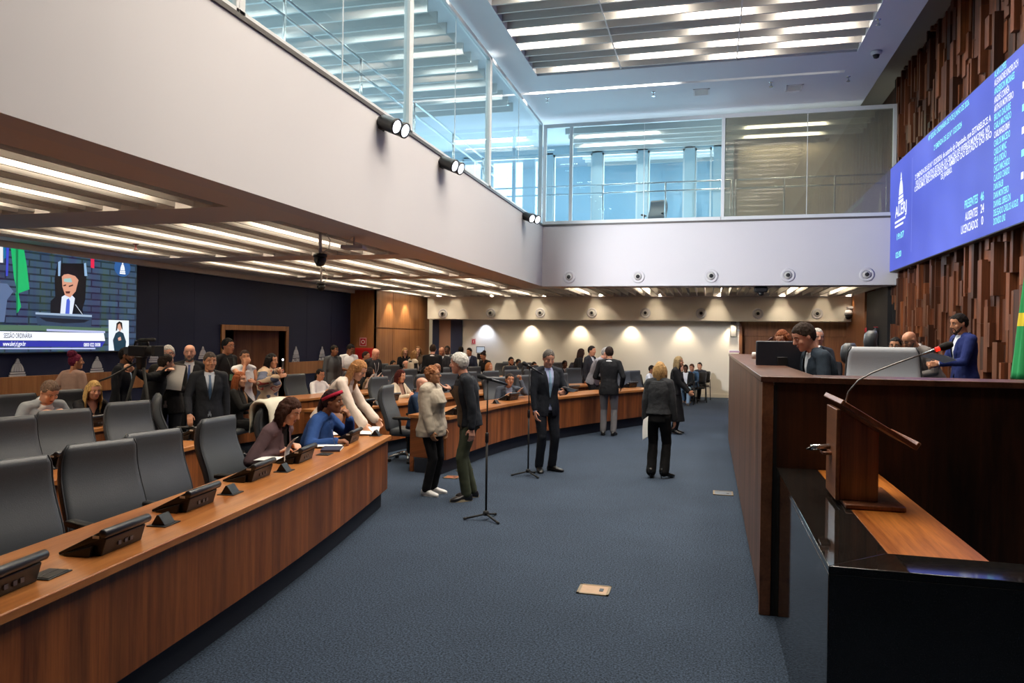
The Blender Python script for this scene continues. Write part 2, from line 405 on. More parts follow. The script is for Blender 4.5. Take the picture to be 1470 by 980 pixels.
# high ceiling with the big slatted opening
HX0, HX1, HY0, HY1 = -3.87, 2.85, 3.0, 16.75
SLY = 17.9
s = MB(); CX = 3.6
def cpl(a, b, z=ZC, t=.12): s.box((a[0], a[1], z), (b[0], b[1], z+t))
cpl((XL, YN), (HX0, SLY-.07)); cpl((HX1, YN), (CX, SLY-.07)); cpl((HX0, YN), (HX1, HY0)); cpl((HX0, HY1), (HX1, SLY-.07))
cpl((XL, SLY+.07), (CX, YB+.3)); cpl((XL, SLY-.07), (XG-.3, SLY+.07)); cpl((2.8, SLY-.07), (CX, SLY+.07))
s.box((HX0-.04, HY0, ZC+.1), (HX0, HY1, ZC+.6)); s.box((HX1, HY0, ZC+.1), (HX1+.04, HY1, ZC+.6)); s.box((HX0, HY1, ZC+.1), (HX1, HY1+.04, ZC+.6)); s.box((HX0, HY0-.04, ZC+.1), (HX1, HY0, ZC+.6))
s.box((CX-.04, YN, ZC+.1), (CX, YB, ZC+.6))
struct(s, 'ceiling', M_ceil)
s = MB(); s.box((XL, YN, ZC+.6), (XR+.6, YB+.4, ZC+.7)); s.box((HX0, HY1+.2, ZC+.25), (CX, SLY+.4, ZC+.28)); struct(s, 'ceiling_void', M_trough)
s = MB(); y = HY1-.12
while y > HY0+.1:
    s.box((HX0, y, ZC+.02), (HX1, y+.035, ZC+.31)); y -= .36
for x in (HX0+1.9, HX0+4.35):
    yy = HY1-.05
    s.box((x-.012, HY0, ZC+.015), (x+.012, HY1, ZC+.03))
struct(s, 'ceiling_slats', M_slat)
# slats in the gallery ceilings (their own strips below the slab)
s = MB()
for (xa, xb, ya, yb) in ((-10.2, -4.9, 1.5, 18.6), (-4, 4, 20.9, 25.4)):
    y = ya
    while y < yb:
        s.box((xa, y, ZC-.22), (xb, y+.05, ZC)); y += .5
struct(s, 'ceiling_gallery_slats', M_slat)
# gallery interior
s = MB(); s.box((XL, YN, ZL+.62), (XG-.28, YB, ZS-.14)); s.box((XG-.28, YG+.28, ZL+.62), (XR+.2, YB, ZS-.14)); struct(s, 'floor_gallery', plain('gallery_floor', '#b4c8d2', .5))
s = MB()
for k in range(4): s.box((-7.2-.85*(k+1), YN, ZS-.14), (-7.2-.85*k, 22, ZS-.14+.2*(k+1)))
struct(s, 'floor_gallery_tiers', plain('gallery_tier', '#c0d8e4', .5))
GW = plain('gallery_wall', '#a9bfca', .7)
s = MB()
zw0, zw1 = ZS+.05, 7.1
s.box((XL-.2, YN, ZS-.3), (XL, YB, 5.68)).box((XL-.2, YN, 7.5), (XL, YB, ZC+.1))
y = YN
while y < YB: s.box((XL-.2, y, 5.68), (XL, y+.22, 7.5)); y += 2.2
struct(s, 'wall_gallery_windows_left', GW)
FX1 = .62
s = MB()
YW = 23.0; mull = [at(x, 250, 1, YW).x for x in (787, 857, 922.5, 990, 1029)]
s.box((XL, YB, ZL+.5), (XR+.3, YB+.2, ZC+.1)); s.box((XL, YW, ZS-.3), (FX1, YW+.2, ZS-.08)).box((XL, YW, 7.6), (FX1, YW+.2, ZC+.1)).box((XL, YW, ZS-.1), (-9.6, YW+.2, 7.7))
for x in mull[:-1]: s.box((x-.15, YW, ZS-.1), (x+.15, YW+.2, 7.65))
s.box((-7.7, YW, ZS-.1), (-7.4, YW+.2, 7.65)); s.box((mull[-1]-.1, YW, ZS-.1), (FX1, YW+.2, 7.65))
struct(s, 'wall_gallery_windows_back', GW)
s = MB(); ed = [-9.6, -7.55]+mull
for i in range(len(ed)-1):
    x0_, x1_ = ed[i]+.15, ed[i+1]-.15
    s.box((x0_, YW+.05, ZS-.1), (x0_+.05, YW+.15, 7.6)).box((x1_-.05, YW+.05, ZS-.1), (x1_, YW+.15, 7.6)).box((x0_, YW+.05, 7.53), (x1_, YW+.15, 7.6)).box((x0_, YW+.05, ZS-.1), (x1_, YW+.15, ZS-.03))
struct(s, 'window_10', M_alu)
# beige room behind the frosted pane
s = MB(); s.box((FX1, 22.6, ZS-.2), (XR+.3, 22.7, ZC+.1)).box((FX1, 22.6, ZS-.2), (FX1+.1, YB+.2, ZC+.1)); struct(s, 'wall_gallery_booth', wood('booth_wood', '#8a7a66', '#a8977e', 'Z', 'Object', .5, 5, .6, stretch=.04))
# wall behind the camera, far right pieces
s = MB(); s.box((XL-.2, YN-.2, 0), (XR+.6, YN, ZC+.6)); struct(s, 'wall_behind', plain('rear_wall_paint', '#8d8078', .8))
# glazing frames: left gallery (plane X = XG), front gallery (plane Y = YG)
ZT = 7.7
gx = XG-.06
posts_l = [YN+.2, .6, 3.4, at(345, 20, 0, XG).y, at(590, 150, 0, XG).y, at(705, 150, 0, XG).y, YG-.12]
for i in range(len(posts_l)-1):
    a, b = posts_l[i], posts_l[i+1]
    s = MB(); w = .1
    s.box((gx-.05, a, ZS), (gx+.05, a+w, ZT)).box((gx-.05, b-w*.5, ZS), (gx+.05, b, ZT)).box((gx-.05, a, ZT-.08), (gx+.05, b, ZT)).box((gx-.06, a, ZS), (gx+.05, b, ZS+.06))
    fr = struct(s, 'window_%d' % (i+1), M_alu, bevel=.006)
    s = MB(); s.box((gx-.006, a+w, ZS+.06), (gx+.006, b-w*.5, ZT-.08)); s.build('glass_pane', glassmat('clear_glass', '#eaf5f8', 1.0), fr); s = MB(); ym = (a+w+b)/2; s.box((gx-.007, ym-.008, ZS+.06), (gx+.007, ym+.008, ZT-.08)); s.build('glass_joint', M_alu, fr)
posts_f = [XG+.02, at(819, 250, 1, YG).x, at(1038, 240, 1, YG).x, at(1285, 220, 1, YG).x]
gy = YG+.08
for i in range(3):
    a, b = posts_f[i], posts_f[i+1]
    s = MB(); w = .085
    s.box((a-w/2, gy-.05, ZS), (a+w/2, gy+.05, ZT)).box((a+w/2, gy-.05, ZT-.1), (b-w/2, gy+.05, ZT)).box((a+w/2, gy-.07, ZS), (b-w/2, gy+.05, ZS+.09))
    if i == 2: s.box((b-w/2, gy-.05, ZS), (b+w/2, gy+.05, ZT))
    fr = struct(s, 'window_%d' % (i+7), M_alu, bevel=.006)
    s = MB(); s.box((a+w/2, gy-.006, ZS+.09), (b-w/2, gy+.006, ZT-.1))
    s.build('glass_pane', glassmat('clear_glass', '#eaf5f8', 1.0) if i < 2 else glassmat('frosted_glass', '#c2c4ba', 1.5, .02, .22, '#b9b7aa'), fr)
    if i: xm = at((924, 1159)[i-1], 250, 1, YG).x; s = MB(); s.box((xm-.008, gy-.007, ZS+.09), (xm+.008, gy+.007, ZT-.1)); s.build('glass_joint', M_alu, fr)
# frame column closing the glazing against the wood wall, and dark ledge lines
s = MB(); s.box((XG-.09, YN, ZS-.05), (XG+.02, YG, ZS)).box((XG, YG-.02, ZS-.05), (XR-.1, YG+.12, ZS)); struct(s, 'trim_5', plain('dark_ledge', '#4b4846', .5))
# right wall of stacked wood blocks
def blocks():
    mb = MB(); r = random.Random(3)
    mb.box((XR+.12, YN, 0), (XR+.3, YB+.5, ZC+.7), 2)
    y = 4.0
    while y < 20.5:
        w = r.choice((.07, .09, .11, .14, .17, .2)); z = -r.random()*.8
        while z < ZC+.6:
            h = r.uniform(.28, 1.15); z1 = min(z+h, ZC+.6)
            if z1 > 0: mb.box((XR+.13-r.choice((.02, .04, .06, .1, .14, .19)), y, max(z, 0)), (XR+.13, y+w-.004, z1-.004), r.choice((0, 0, 1, 1, 2, 3)))
            z += h
        y += w
    return mb
s = blocks(); struct(s, 'wall_right', M_block)
s = MB(); s.box((XR, 20.45, 0), (XR+.5, 20.65, ZC+.6)); struct(s, 'trim_6', M_blackm)
# ================================================================== paths of the desk rows
def cr(pts, n=14):
    pts = [V((p[0], p[1], 0)) for p in pts]; P = [pts[0]*2-pts[1]]+pts+[pts[-1]*2-pts[-2]]; out = []
    for i in range(1, len(P)-2):
        a, b, c, d = P[i-1:i+3]
        for k in range(n):
            t = k/n; out.append(.5*((2*b)+(c-a)*t+(2*a-5*b+4*c-d)*t*t+(3*b-a-3*c+d)*t**3))
    out.append(pts[-1]); return out
def normals(path):
    ns = []
    for i in range(len(path)):
        t = (path[min(i+1, len(path)-1)]-path[max(i-1, 0)]).normalized(); ns.append(V((-t.y, t.x, 0)))
    return ns
def offs(path, d):
    return [p+n*d for p, n in zip(path, normals(path))]
def proj(p):
    d = V(p)-_O; k = d.dot(_fw)
    return 735+FOC*d.dot(_rt)/k, 490-FOC*d.dot(_up)/k, k
def row_at(path, d, px, z=1.0):
    """point of the offset path whose image column is px; returns (point, facing angle, arc length)"""
    path = [path[0]+(path[0]-path[1]).normalized()*(2-.1*i) for i in range(20)]+list(path)+[path[-1]+(path[-1]-path[-2]).normalized()*.1*(i+1) for i in range(25)]
    o = offs(path, d); ns = normals(path); L = -2; best = None
    for i in range(len(o)-1):
        a, b = o[i], o[i+1]
        xa = proj((a.x, a.y, z)); xb = proj((b.x, b.y, z))
        if xa[2] > .3 and xb[2] > .3 and (xa[0]-px)*(xb[0]-px) <= 0 and xa[0] != xb[0]:
            t = (px-xa[0])/(xb[0]-xa[0]); p = a.lerp(b, t); n = ns[i].lerp(ns[i+1], t)
            best = (p, n, L+(b-a).length*t); break
        L += (b-a).length
    if best is None:
        i = min(range(len(o)), key=lambda i: abs(proj((o[i].x, o[i].y, z))[0]-px) if proj((o[i].x, o[i].y, z))[2] > .3 else 1e9); best = (o[i], ns[i], 0)
    p, n, L = best
    return p, math.atan2(n.x, -n.y), L      # yaw that turns local +Y to face -n (towards the dais)
ROWS = {
 'L1': cr([(-2.5, .4), (-2.66, 2.33), (-2.75, 3.18), (-2.92, 4.72), (-3.14, 6.2), (-3.42, 7.76)]),
 'L2': cr([(-4.4, 1.6), (-4.58, 3.2), (-4.71, 4.7), (-4.94, 6.67)]),
 'L3': cr([(-6.5, 3.2), (-6.62, 5.0), (-6.7, 6.24), (-6.82, 7.7)]),
 'R1': cr([(-3.46, 9.8), (-3.2, 12.2), (-2.62, 14.07), (-1.39, 16.73), (-1.1, 17.2)]),
 'R2': cr([(-5.22, 9.9), (-4.93, 11.4), (-4.55, 13.2), (-4.0, 15.0), (-3.0, 17.3), (-1.9, 19.0)]),
 'R3': cr([(-7.05, 9.9), (-6.6, 12.4), (-5.9, 15.0), (-4.9, 17.6), (-3.6, 19.6), (-2.0, 21.1)]),
 'R4': cr([(-7.75, 14.6), (-7.1, 17.2), (-5.9, 19.7), (-4.2, 21.8), (-2.3, 23.0)]),
}
ROWNAME = {'L1': 'front left desk', 'L2': 'second left desk', 'L3': 'third left desk', 'R1': 'front curved desk beyond the aisle', 'R2': 'second curved desk', 'R3': 'third curved desk', 'R4': 'rearmost curved desk'}
HD = .8
def strip(path, d0, d1, z0, z1, uvk):
    """a swept rectangular bar; UV u = length, v = height or depth"""
    a, b = offs(path, d0), offs(path, d1); mb = MB(); uv = []; L = 0; rings = []
    for i in range(len(path)):
        if i: L += (path[i]-path[i-1]).length
        q = [(a[i].x, a[i].y, z0), (b[i].x, b[i].y, z0), (b[i].x, b[i].y, z1), (a[i].x, a[i].y, z1)]
        rings.append([V(p) for p in q]); uv += [(L, d0+z0), (L, d1+z0), (L, d1+z1), (L, d0+z1)]
    mb.loft(rings); return mb, (lambda i: uv[i])
def desk(key, label):
    path = ROWS[key]; root = empty('desk', (path[len(path)//2].x, path[len(path)//2].y, 0), 0, label, 'desk', 'curved rows of wooden desks')
    inv = V((-root.location.x, -root.location.y, 0))
    def put(mb, uvf, name, mat, bevel=.004):
        o = mb.build(name, mat, root, bevel=bevel, fixn=True, uvf=uvf); o.location = inv; return o
    mb, u = strip(path, -.02, .62, HD-.045, HD, 0); put(mb, u, 'desktop', M_desk, .006)
    mb, u = strip(path, .02, .055, .2, HD-.05, 1); put(mb, u, 'front_panel', M_deskf)
    mb, u = strip(path, .09, .5, 0, .2, 1); put(mb, u, 'plinth', M_navyband, 0)
    n0, n1 = normals(path)[0], normals(path)[-1]
    for p, n, sg in ((path[0], n0, 1), (path[-1], n1, -1)):
        t = V((n.y, -n.x, 0))*sg; mb = MB(); q = [p+n*.056+t*.03, p+n*.6+t*.03, p+n*.6+t*.065, p+n*.056+t*.065]
        mb.loft([[V((c.x, c.y, z)) for c in q] for z in (.205, HD-.046)])
        q = [p+n*.545+t*.03, p+n*.6+t*.03, p+n*.6+t*.065, p+n*.545+t*.065]
        mb.loft([[V((c.x, c.y, z)) for c in q] for z in (0, .205)])
        put(mb, lambda i: (i*.07, .2*i), 'end_panel', M_deskf, .003)
    return root
DESKS = {}
for k, l in (('L1', 'long front left wooden desk running out of the picture with a row of black terminals'),
             ('L2', 'shorter wooden desk behind the near grey chairs in the second left row'),
             ('L3', 'wooden desk in the third left row where the blonde woman sits writing'),
             ('R1', 'curved wooden desk beyond the aisle with its front facing the open carpet'),
             ('R2', 'curved wooden desk right behind the front one beyond the aisle'),
             ('R3', 'wooden desk further back with the brown handbag and the photographed papers'),
             ('R4', 'rearmost curved wooden desk near the white back wall')): DESKS[k] = desk(k, l)

# ================================================================== office chair
def rbox(cx, cz, w, h, r, n=5):
    o = []
    for sx, sz, a0 in ((1, 1, 0), (-1, 1, 90), (-1, -1, 180), (1, -1, 270)):
        for k in range(n):
            a = R(a0+90*k/(n-1)); o.append((cx+sx*(w/2-r)+r*math.cos(a), cz+sz*(h/2-r)+r*math.sin(a)))
    return o
def chair_proto(name='office_chair', leather=M_leather, side=M_leatherd, head=False):
    root = empty(name)
    # faces local +Y ; seat
    s = MB(); rings = []
    for z, k in ((.40, .9), (.42, 1), (.47, 1), (.5, .96), (.505, .8)):
        rings.append([V((x, y, z+(-.02 if y > .2 and z > .45 else 0))) for x, y in rbox(0, .02, .54*k, .52*k, .1*k)])
    s.loft(rings); s.build('seat', leather, root, smooth=True)
    # backrest: face panel + darker side welt
    s = MB(); rings = []; n = 15; top = 1.145 if not head else 1.1
    for i in range(n+1):
        t = i/n; z = .47+(top-.47)*t
        w = .56+.02*math.sin(PI*t)-.05*t; th = .075+.035*math.sin(PI*t)
        yb = -.24-.10*t-.03*math.sin(PI*t)+.03*math.sin(2*PI*t)
        if i in (0, n): w *= .9; th *= .55
        if i == n-1: th *= .95; w *= .98
        rings.append([V((x, yb+y-.02*(1-(2*x/w)**2), z)) for x, y in rbox(0, 0, w, th, min(th*.49, .045))])
    s.loft(rings); b = s.build('backrest', leather, root, smooth=True)
    m = len(rings[0])
    for sx in (-1, 1):
        s = MB(); pts = []
        for r_ in rings: pts.append(max(r_, key=lambda p: p.x*sx+p.y*.4)+V((sx*.001, .004, 0)))
        s.tube(pts, .006, 6); s.build('welt', side, b, smooth=True)
    if head:
        s = MB(); rr = []
        for t in (0, .15, .5, .85, 1):
            w = .36*(.7 if t in (0, 1) else 1); th = .11*(.6 if t in (0, 1) else 1)
            rr.append([V((x, -.34+y+.02*math.sin(PI*t), 1.09+.2*t)) for x, y in rbox(0, 0, w, th, th*.48)])
        s.loft(rr); s.build('headrest', leather, root, smooth=True)
    for sx in (-1, 1):
        s = MB(); s.tube([(sx*.25, -.02, .43), (sx*.31, -.02, .46), (sx*.32, -.03, .62), (sx*.315, -.05, .665)], .018)
        s.loft([[V((sx*.315+x, y, z)) for x, y in rbox(0, 0, .07*k, .30*k, .03*k)] for z, k in ((.655, .8), (.665, 1), (.69, 1), (.7, .8))])
        s.build('armrest', M_black, root, smooth=True)
    s = MB(); s.lathe([(.03, .09), (.03, .3), (.045, .3), (.045, .4)], 12); s.box((-.12, -.12, .385), (.12, .12, .405)); s.build('column', M_black, root, smooth=False)
    s = MB()
    for k in range(5):
        a = R(72*k+18); c, q = math.cos(a), math.sin(a); s.tube([(.02*c, .02*q, .115), (.16*c, .16*q, .11), (.3*c, .3*q, .075)], [.028, .022, .016], 8)
    s.lathe([(.0, .08), (.05, .08), (.05, .14), (0, .14)], 12, caps=False); bs = s.build('base', M_steel, root, smooth=True)
    for k in range(5):
        a = R(72*k+18); c, q = math.cos(a), math.sin(a); s = MB()
        M = Matrix.Translation((.3*c, .3*q, .03)) @ Matrix.Rotation(a, 4, 'Z') @ Matrix.Rotation(PI/2, 4, 'X')
        s.lathe([(.005, -.022), (.028, -.022), (.03, -.01), (.03, .01), (.028, .022), (.005, .022)], 12, M=M); s.tube([(.3*c, .3*q, .03), (.3*c, .3*q, .075)], .009, 6)
        s.build('caster', M_black, bs, smooth=True)
    return root
CH0 = chair_proto(); CH0_used = [False]
def place_chair(p, yaw, label, group, z=0, proto=None):
    if proto is None and not CH0_used[0]: c = CH0; CH0_used[0] = True
    else: c = copy_tree(proto or CH0)
    c.location = (p[0], p[1], z); c.rotation_euler = (0, 0, yaw)
    return tag(c, label, 'chair', group)
SEATS = {k: [] for k in ROWS}      # (arc position) of everything already seated in the row
def seat_at(row, px, d=.95):
    return row_at(ROWS[row], d, px)
def row_chair(row, px, label, d=.86, jit=0):
    p, yaw, L = row_at(ROWS[row], d+.26, px); SEATS[row].append(L); yaw += jit
    p = p+V((-math.sin(yaw), math.cos(yaw), 0))*.28
    return place_chair(p, yaw, label, 'grey chairs at the curved desks')

# empty chairs one can see
row_chair('L1', 18, 'empty grey chair cut by the left picture edge at the front left desk', jit=-.35)
row_chair('L1', 152, 'empty grey chair behind the terminal beside the flat desk socket, front left desk', jit=-.42)
row_chair('L1', 228, 'empty grey chair just right of the nearer one, front left desk', jit=-.36)
row_chair('L1', 322, 'dark grey chair whose back shows left of the woman in the mauve blazer', jit=-.15)
row_chair('L2', 14, 'grey chair at the second left desk, cut by the left picture edge', jit=-.4)
row_chair('L2', 96, 'empty grey chair in front of the man in the pale grey suit', jit=-.5)
row_chair('L2', 190, 'empty grey chair in front of the camera tripod', jit=-.4)

# ================================================================== desk terminals and sockets
def terminal_proto():
    root = empty('voting_terminal')
    # local +Y is the sitter's facing; the sitter is at -Y, the screen slab rises towards +Y
    s = MB(); s.prism([(-.15, 0), (.06, 0), (.085, .085), (.055, .1), (-.15, .015)], -.155, .155, 0)
    s.build('body', M_black, root, bevel=.004)
    s = MB(); s.prism([(-.16, .012), (-.155, .0), (.07, .085), (.1, .118), (.07, .128)], -.175, .175, 0); sl = s.build('screen_slab', M_black, root, bevel=.004)
    s = MB(); M = Matrix.Translation((0, .082, .115)) @ Matrix.Rotation(PI/2, 4, 'Y'); s.lathe([(.0, -.178), (.02, -.178), (.023, -.172), (.023, .172), (.02, .178), (0, .178)], 14, M=M, caps=False)
    s.build('top_roll', plain('terminal_roll', '#23252a', .35), root, smooth=True)
    for xa, xb in ((-.19, -.17), (.17, .19)):
        s = MB(); s.prism([(-.12, .0), (.02, .0), (.03, .055), (-.12, .012)], xa, xb, 0); s.build('side_cheek', M_black, root, bevel=.003)
    s = MB(); s.box((.1775, .03, .092), (.1795, .065, .106)); M = Matrix.Translation((0, 0, 0)); s.build('sticker', plain('sticker', '#c9c7bd', .5), root)
    s = MB()
    for x in (-.06, -.02, .03): s.box((x, .066, .03), (x+.022, .078, .05))
    s.build('port', plain('port_grey', '#4a4d55', .3), root)
    s = MB(); s.box((-.15, -.13, .034), (.15, .02, .037), M=Matrix.Translation((0, .01, -.006)) @ Matrix.Rotation(R(20), 4, 'X')); s.build('screen', plain('terminal_screen', '#0b1020', .15), sl)
    return root
T0 = terminal_proto(); T0u = [False]
def terminal(row, px, py, label, jit=0):
    p = atz(px, py, HD); _, yaw, _ = row_at(ROWS[row], .25, px)
    c = T0 if not T0u[0] else copy_tree(T0); T0u[0] = True
    c.location = (p.x, p.y, HD); c.rotation_euler = (0, 0, yaw+jit); return tag(c, label, 'terminal', 'voting terminals on the desks')
def sock_proto(op):
    root = empty('desk_socket'); s = MB(); s.box((-.075, -.06, 0), (.075, .06, .006)); s.build('plate', M_black, root, bevel=.002)
    s = MB()
    if op: s.prism([(-.045, .006), (.04, .006), (.0, .062), (-.012, .062)], -.05, .05, 0)
    else: s.box((-.065, -.05, .006), (.065, -.002, .009)).box((-.065, .002, .006), (.065, .05, .009))
    s.build('flap', M_black, root, bevel=.002); return root
SK = {True: sock_proto(True), False: sock_proto(False)}; SKu = {True: False, False: False}
def socket(row, px, py, label, op=True):
    p = atz(px, py, HD); _, yaw, _ = row_at(ROWS[row], .25, px)
    c = SK[op] if not SKu[op] else copy_tree(SK[op]); SKu[op] = True
    c.location = (p.x, p.y, HD); c.rotation_euler = (0, 0, yaw); return tag(c, label, 'socket', 'pop-up sockets on the desks')
terminal('L1', -5, 850, 'black voting terminal cut by the left picture edge, nearest on the front left desk', .05)
terminal('L1', 160, 785, 'black voting terminal between the flat socket and the nearest raised socket')
terminal('L1', 275, 727, 'black voting terminal in front of the second near empty chair')
terminal('L1', 364, 686, 'black voting terminal in front of the dark empty chair, front left desk')
terminal('L1', 429, 661, 'black voting terminal in front of the woman in the mauve blazer')
terminal('L1', 500, 634, 'black voting terminal next to the standing blonde woman leaning on the desk')
socket('L1', 70, 825, 'flat closed black socket plate set in the near desktop', False)
socket('L1', 235, 752, 'raised black socket wedge right of the nearest whole terminal')
socket('L1', 331, 708, 'raised black socket wedge between the third and fourth terminals of the near desk')
socket('L1', 408, 676, 'raised black socket wedge in front of the woman in the mauve blazer')
socket('L1', 466, 652, 'flat closed black socket plate in front of the woman in blue', False)
socket('L1', 540, 625, 'raised black socket wedge at the aisle end of the near desk')
socket('L2', 66, 674, 'raised black socket wedge on the second left desk behind the near chair')
terminal('L2', 90, 667, 'black terminal mostly hidden by the nearest grey chair')
terminal('L2', 282, 628, 'black terminal at the aisle end of the second left desk')
socket('L3', 40, 629, 'black socket wedge before the man in the pale grey suit')
terminal('L3', 137, 611, 'black terminal before the blonde woman in black')
for i, (px, py) in enumerate(((521, 585), (560, 575), (596, 567), (632, 562))):
    terminal('R2', px, py, 'black terminal on the second curved desk, number %s from its aisle end' % ('one', 'two', 'three', 'four')[i])
socket('R2', 541, 581, 'black socket wedge between the aisle-end terminals of the second curved desk')
for i, (px, py) in enumerate(((656, 594), (733, 574), (776, 567), (820, 562), (868, 559), (905, 556))):
    terminal('R1', px, py, ('black terminal beside the couple on the front curved desk', 'black terminal before the laughing man on the front curved desk', 'black terminal behind the microphone of the standing man', 'black terminal behind the standing man with a paper', 'black terminal beside the dark suited man seen from behind', 'black terminal at the far end of the front curved desk')[i])
socket('R1', 712, 579, 'black socket wedge left of the laughing man'); socket('R1', 890, 557, 'pale socket wedge near the far end of the front curved desk')
#terminal('R3', 396, 575, 'black terminal in front of the woman in the shawl'); 

# ================================================================== microphones on stands
def mic_stand(px, py, toppx, toppy, micdir, label, mlabel):
    b = atz(px, py, 0); root = empty('microphone_stand', b, 0, label, 'microphone stand', 'floor microphone stands')
    z = _O.z+(proj((b.x, b.y, 1.9))[1]-toppy)/FOC*proj(b)[2]
    s = MB(); s.tube([(0, 0, .06), (0, 0, .85)], .0115, 10).tube([(0, 0, .85), (0, 0, z)], .008, 10); s.build('pole', M_blackm, root, smooth=True)
    s = MB(); s.lathe([(.012, .8), (.019, .81), (.019, .9), (.012, .91)], 12); s.build('clutch', M_black, root, smooth=True)
    s = MB(); s.lathe([(.012, .05), (.035, .05), (.03, .09), (.015, .1)], 12); s.build('hub', M_blackm, root, smooth=True)
    for k in range(3):
        a = R(120*k+200); c, q = math.cos(a), math.sin(a)
        s = MB(); s.tube([(.02*c, .02*q, .06), (.2*c, .2*q, .02)], .011, 8); s.tube([(.2*c, .2*q, .02), (.235*c, .235*q, .014)], [.014, .013], 8); s.build('leg', M_blackm, root, smooth=True)
    d = V(micdir).normalized()
    s = MB(); s.tube([(0, 0, z-.02), (0, 0, z+.02)], .014, 10); s.tube([V((0, 0, z+.02))-d*.04, V((0, 0, z+.02))+d*.04], .019, 10); s.build('clip', M_black, root, smooth=True)
    m = empty('microphone', (b.x, b.y, z+.02), 0, mlabel, 'microphone', 'microphones on floor stands')
    s = MB(); s.tube([d*-.0, d*.10, d*.2], [.017, .015, .012], 12); s.tube([d*.2, d*.215], .012, 10); s.tube([d*-.03, V((0, 0, 0))], [.018, .017], 12); s.build('handle', plain('mic_grey', '#35373b', .3, .6), m, smooth=True)
    s = MB(); s.tube([d*-.03, d*-.05, d*-.08, d*-.105, d*-.115], [.02, .027, .03, .024, .006], 14); s.build('grille', plain('mic_grille', '#1b1c1f', .5, .5, bump=.8, bscale=500), m, smooth=True)
    return root
mic_stand(697.5, 746, 699, 546, _rt*.9+V((0, 0, -.28))+_fw*.1, 'black microphone stand nearest the camera, right of the elderly man', 'black microphone near the elderly man, tilted down to the right')
mic_stand(758, 683, 763, 528, _rt*.85+V((0, 0, -.5)), 'black microphone stand beside the man in a dark suit', 'black microphone left of the face of the man in the dark suit')

# ================================================================== floor boxes
def fbox(px, py, w, d, mat, label, rz=0):
    p = atz(px, py, 0); o = empty('floor_box', (p.x, p.y, 0), rz, label, 'floor box', 'floor boxes in the carpet')
    s = MB(); s.box((-w/2, -d/2, 0), (w/2, -d/2+.02, .008)).box((-w/2, d/2-.02, 0), (w/2, d/2, .008)).box((-w/2, -d/2, 0), (-w/2+.02, d/2, .008)).box((w/2-.02, -d/2, 0), (w/2, d/2, .008)); s.build('frame', plain('brass_dull', '#7d6a4d', .45, .6), o)
    s = MB(); s.box((-w/2+.02, -d/2+.02, 0), (w/2-.02, d/2-.02, .006)); s.build('lid', mat, o)
    s = MB(); s.box((w/2-.08, -.03, .006), (w/2-.05, .03, .009)); s.build('latch', M_black, o)
fbox(853, 847, .24, .22, plain('cork_lid', '#a5876c', .6, var=.2, vscale=30), 'tan floor box lid on the open carpet nearest the camera')
fbox(649, 685, .2, .2, plain('rust_lid', '#8a5136', .6), 'rusty floor box lid behind the couple, nearer one')
fbox(667, 675, .2, .2, plain('rust_lid', '#8a5136', .6), 'rusty floor box lid at the foot of the curved desk')
fbox(1038, 708, .24, .26, plain('grey_lid', '#5b626c', .6), 'grey floor box lid beside the walnut rostrum')

# ================================================================== rostrum on the right
RX, RY0, RY1, RZ = .36, 5.5, 14.4, 1.655; GX = .46
root = empty('rostrum', (RX, RY0, 0), 0, 'tall dark walnut rostrum with a raised floor along the right side', 'rostrum')
def rb(name, boxes, mat, parent=root, bevel=.004):
    s = MB()
    for a, b in boxes: s.box((a[0]-RX, a[1]-RY0, a[2]), (b[0]-RX, b[1]-RY0, b[2]))
    return s.build(name, mat, parent, bevel=bevel)
rb('side_panel', [((RX, RY0+.03, .1), (RX+.04, RY1, RZ-.04))], wood('rostrum_side', '#3a2317', '#74503b', 'Z', 'Object', .45, 6, .3, stretch=.06))
rb('front_panel', [((RX+.08, RY0, 0), (XR-.09, RY0+.04, RZ-.04))], M_walnut)
rb('corner_post', [((RX, RY0-.012, 0), (RX+.075, RY0+.05, RZ-.04))], M_walnutl)
rb('side_top', [((RX-.01, RY0-.02, RZ-.04), (RX+.38, RY1, RZ))], M_walnutx)
rb('front_top', [((RX+.38, RY0-.02, RZ-.04), (XR-.09, RY0+.42, RZ))], M_walnutx)
rb('painted_gap_shade', [((RX+.076, RY0-.004, 0), (GX+.0, RY0, RZ-.06))], M_blackm, bevel=0)  # flat strip, its black paints in the shade between corner post and granite
rb('plinth', [((RX+.03, RY0+.05, 0), (RX+.06, RY1, .1))], M_blackm)
rb('inner_desk', [((RX+.38, RY0+.42, 1.36), (RX+.9, RY1, 1.4)), ((RX+.9, RY0+.42, 1.36), (XR-1.4, RY0+.75, 1.4))], M_walnutx)
DF = .6
rb('raised_floor', [((RX+.06, RY0+.06, DF-.08), (XR-.09, 17.5, DF))], plain('rostrum_carpet', '#3a414d', .95), bevel=0)
rb('rear_panel', [((RX+.04, RY1-.04, .1), (XR-.1, RY1, DF-.08))], M_walnut)
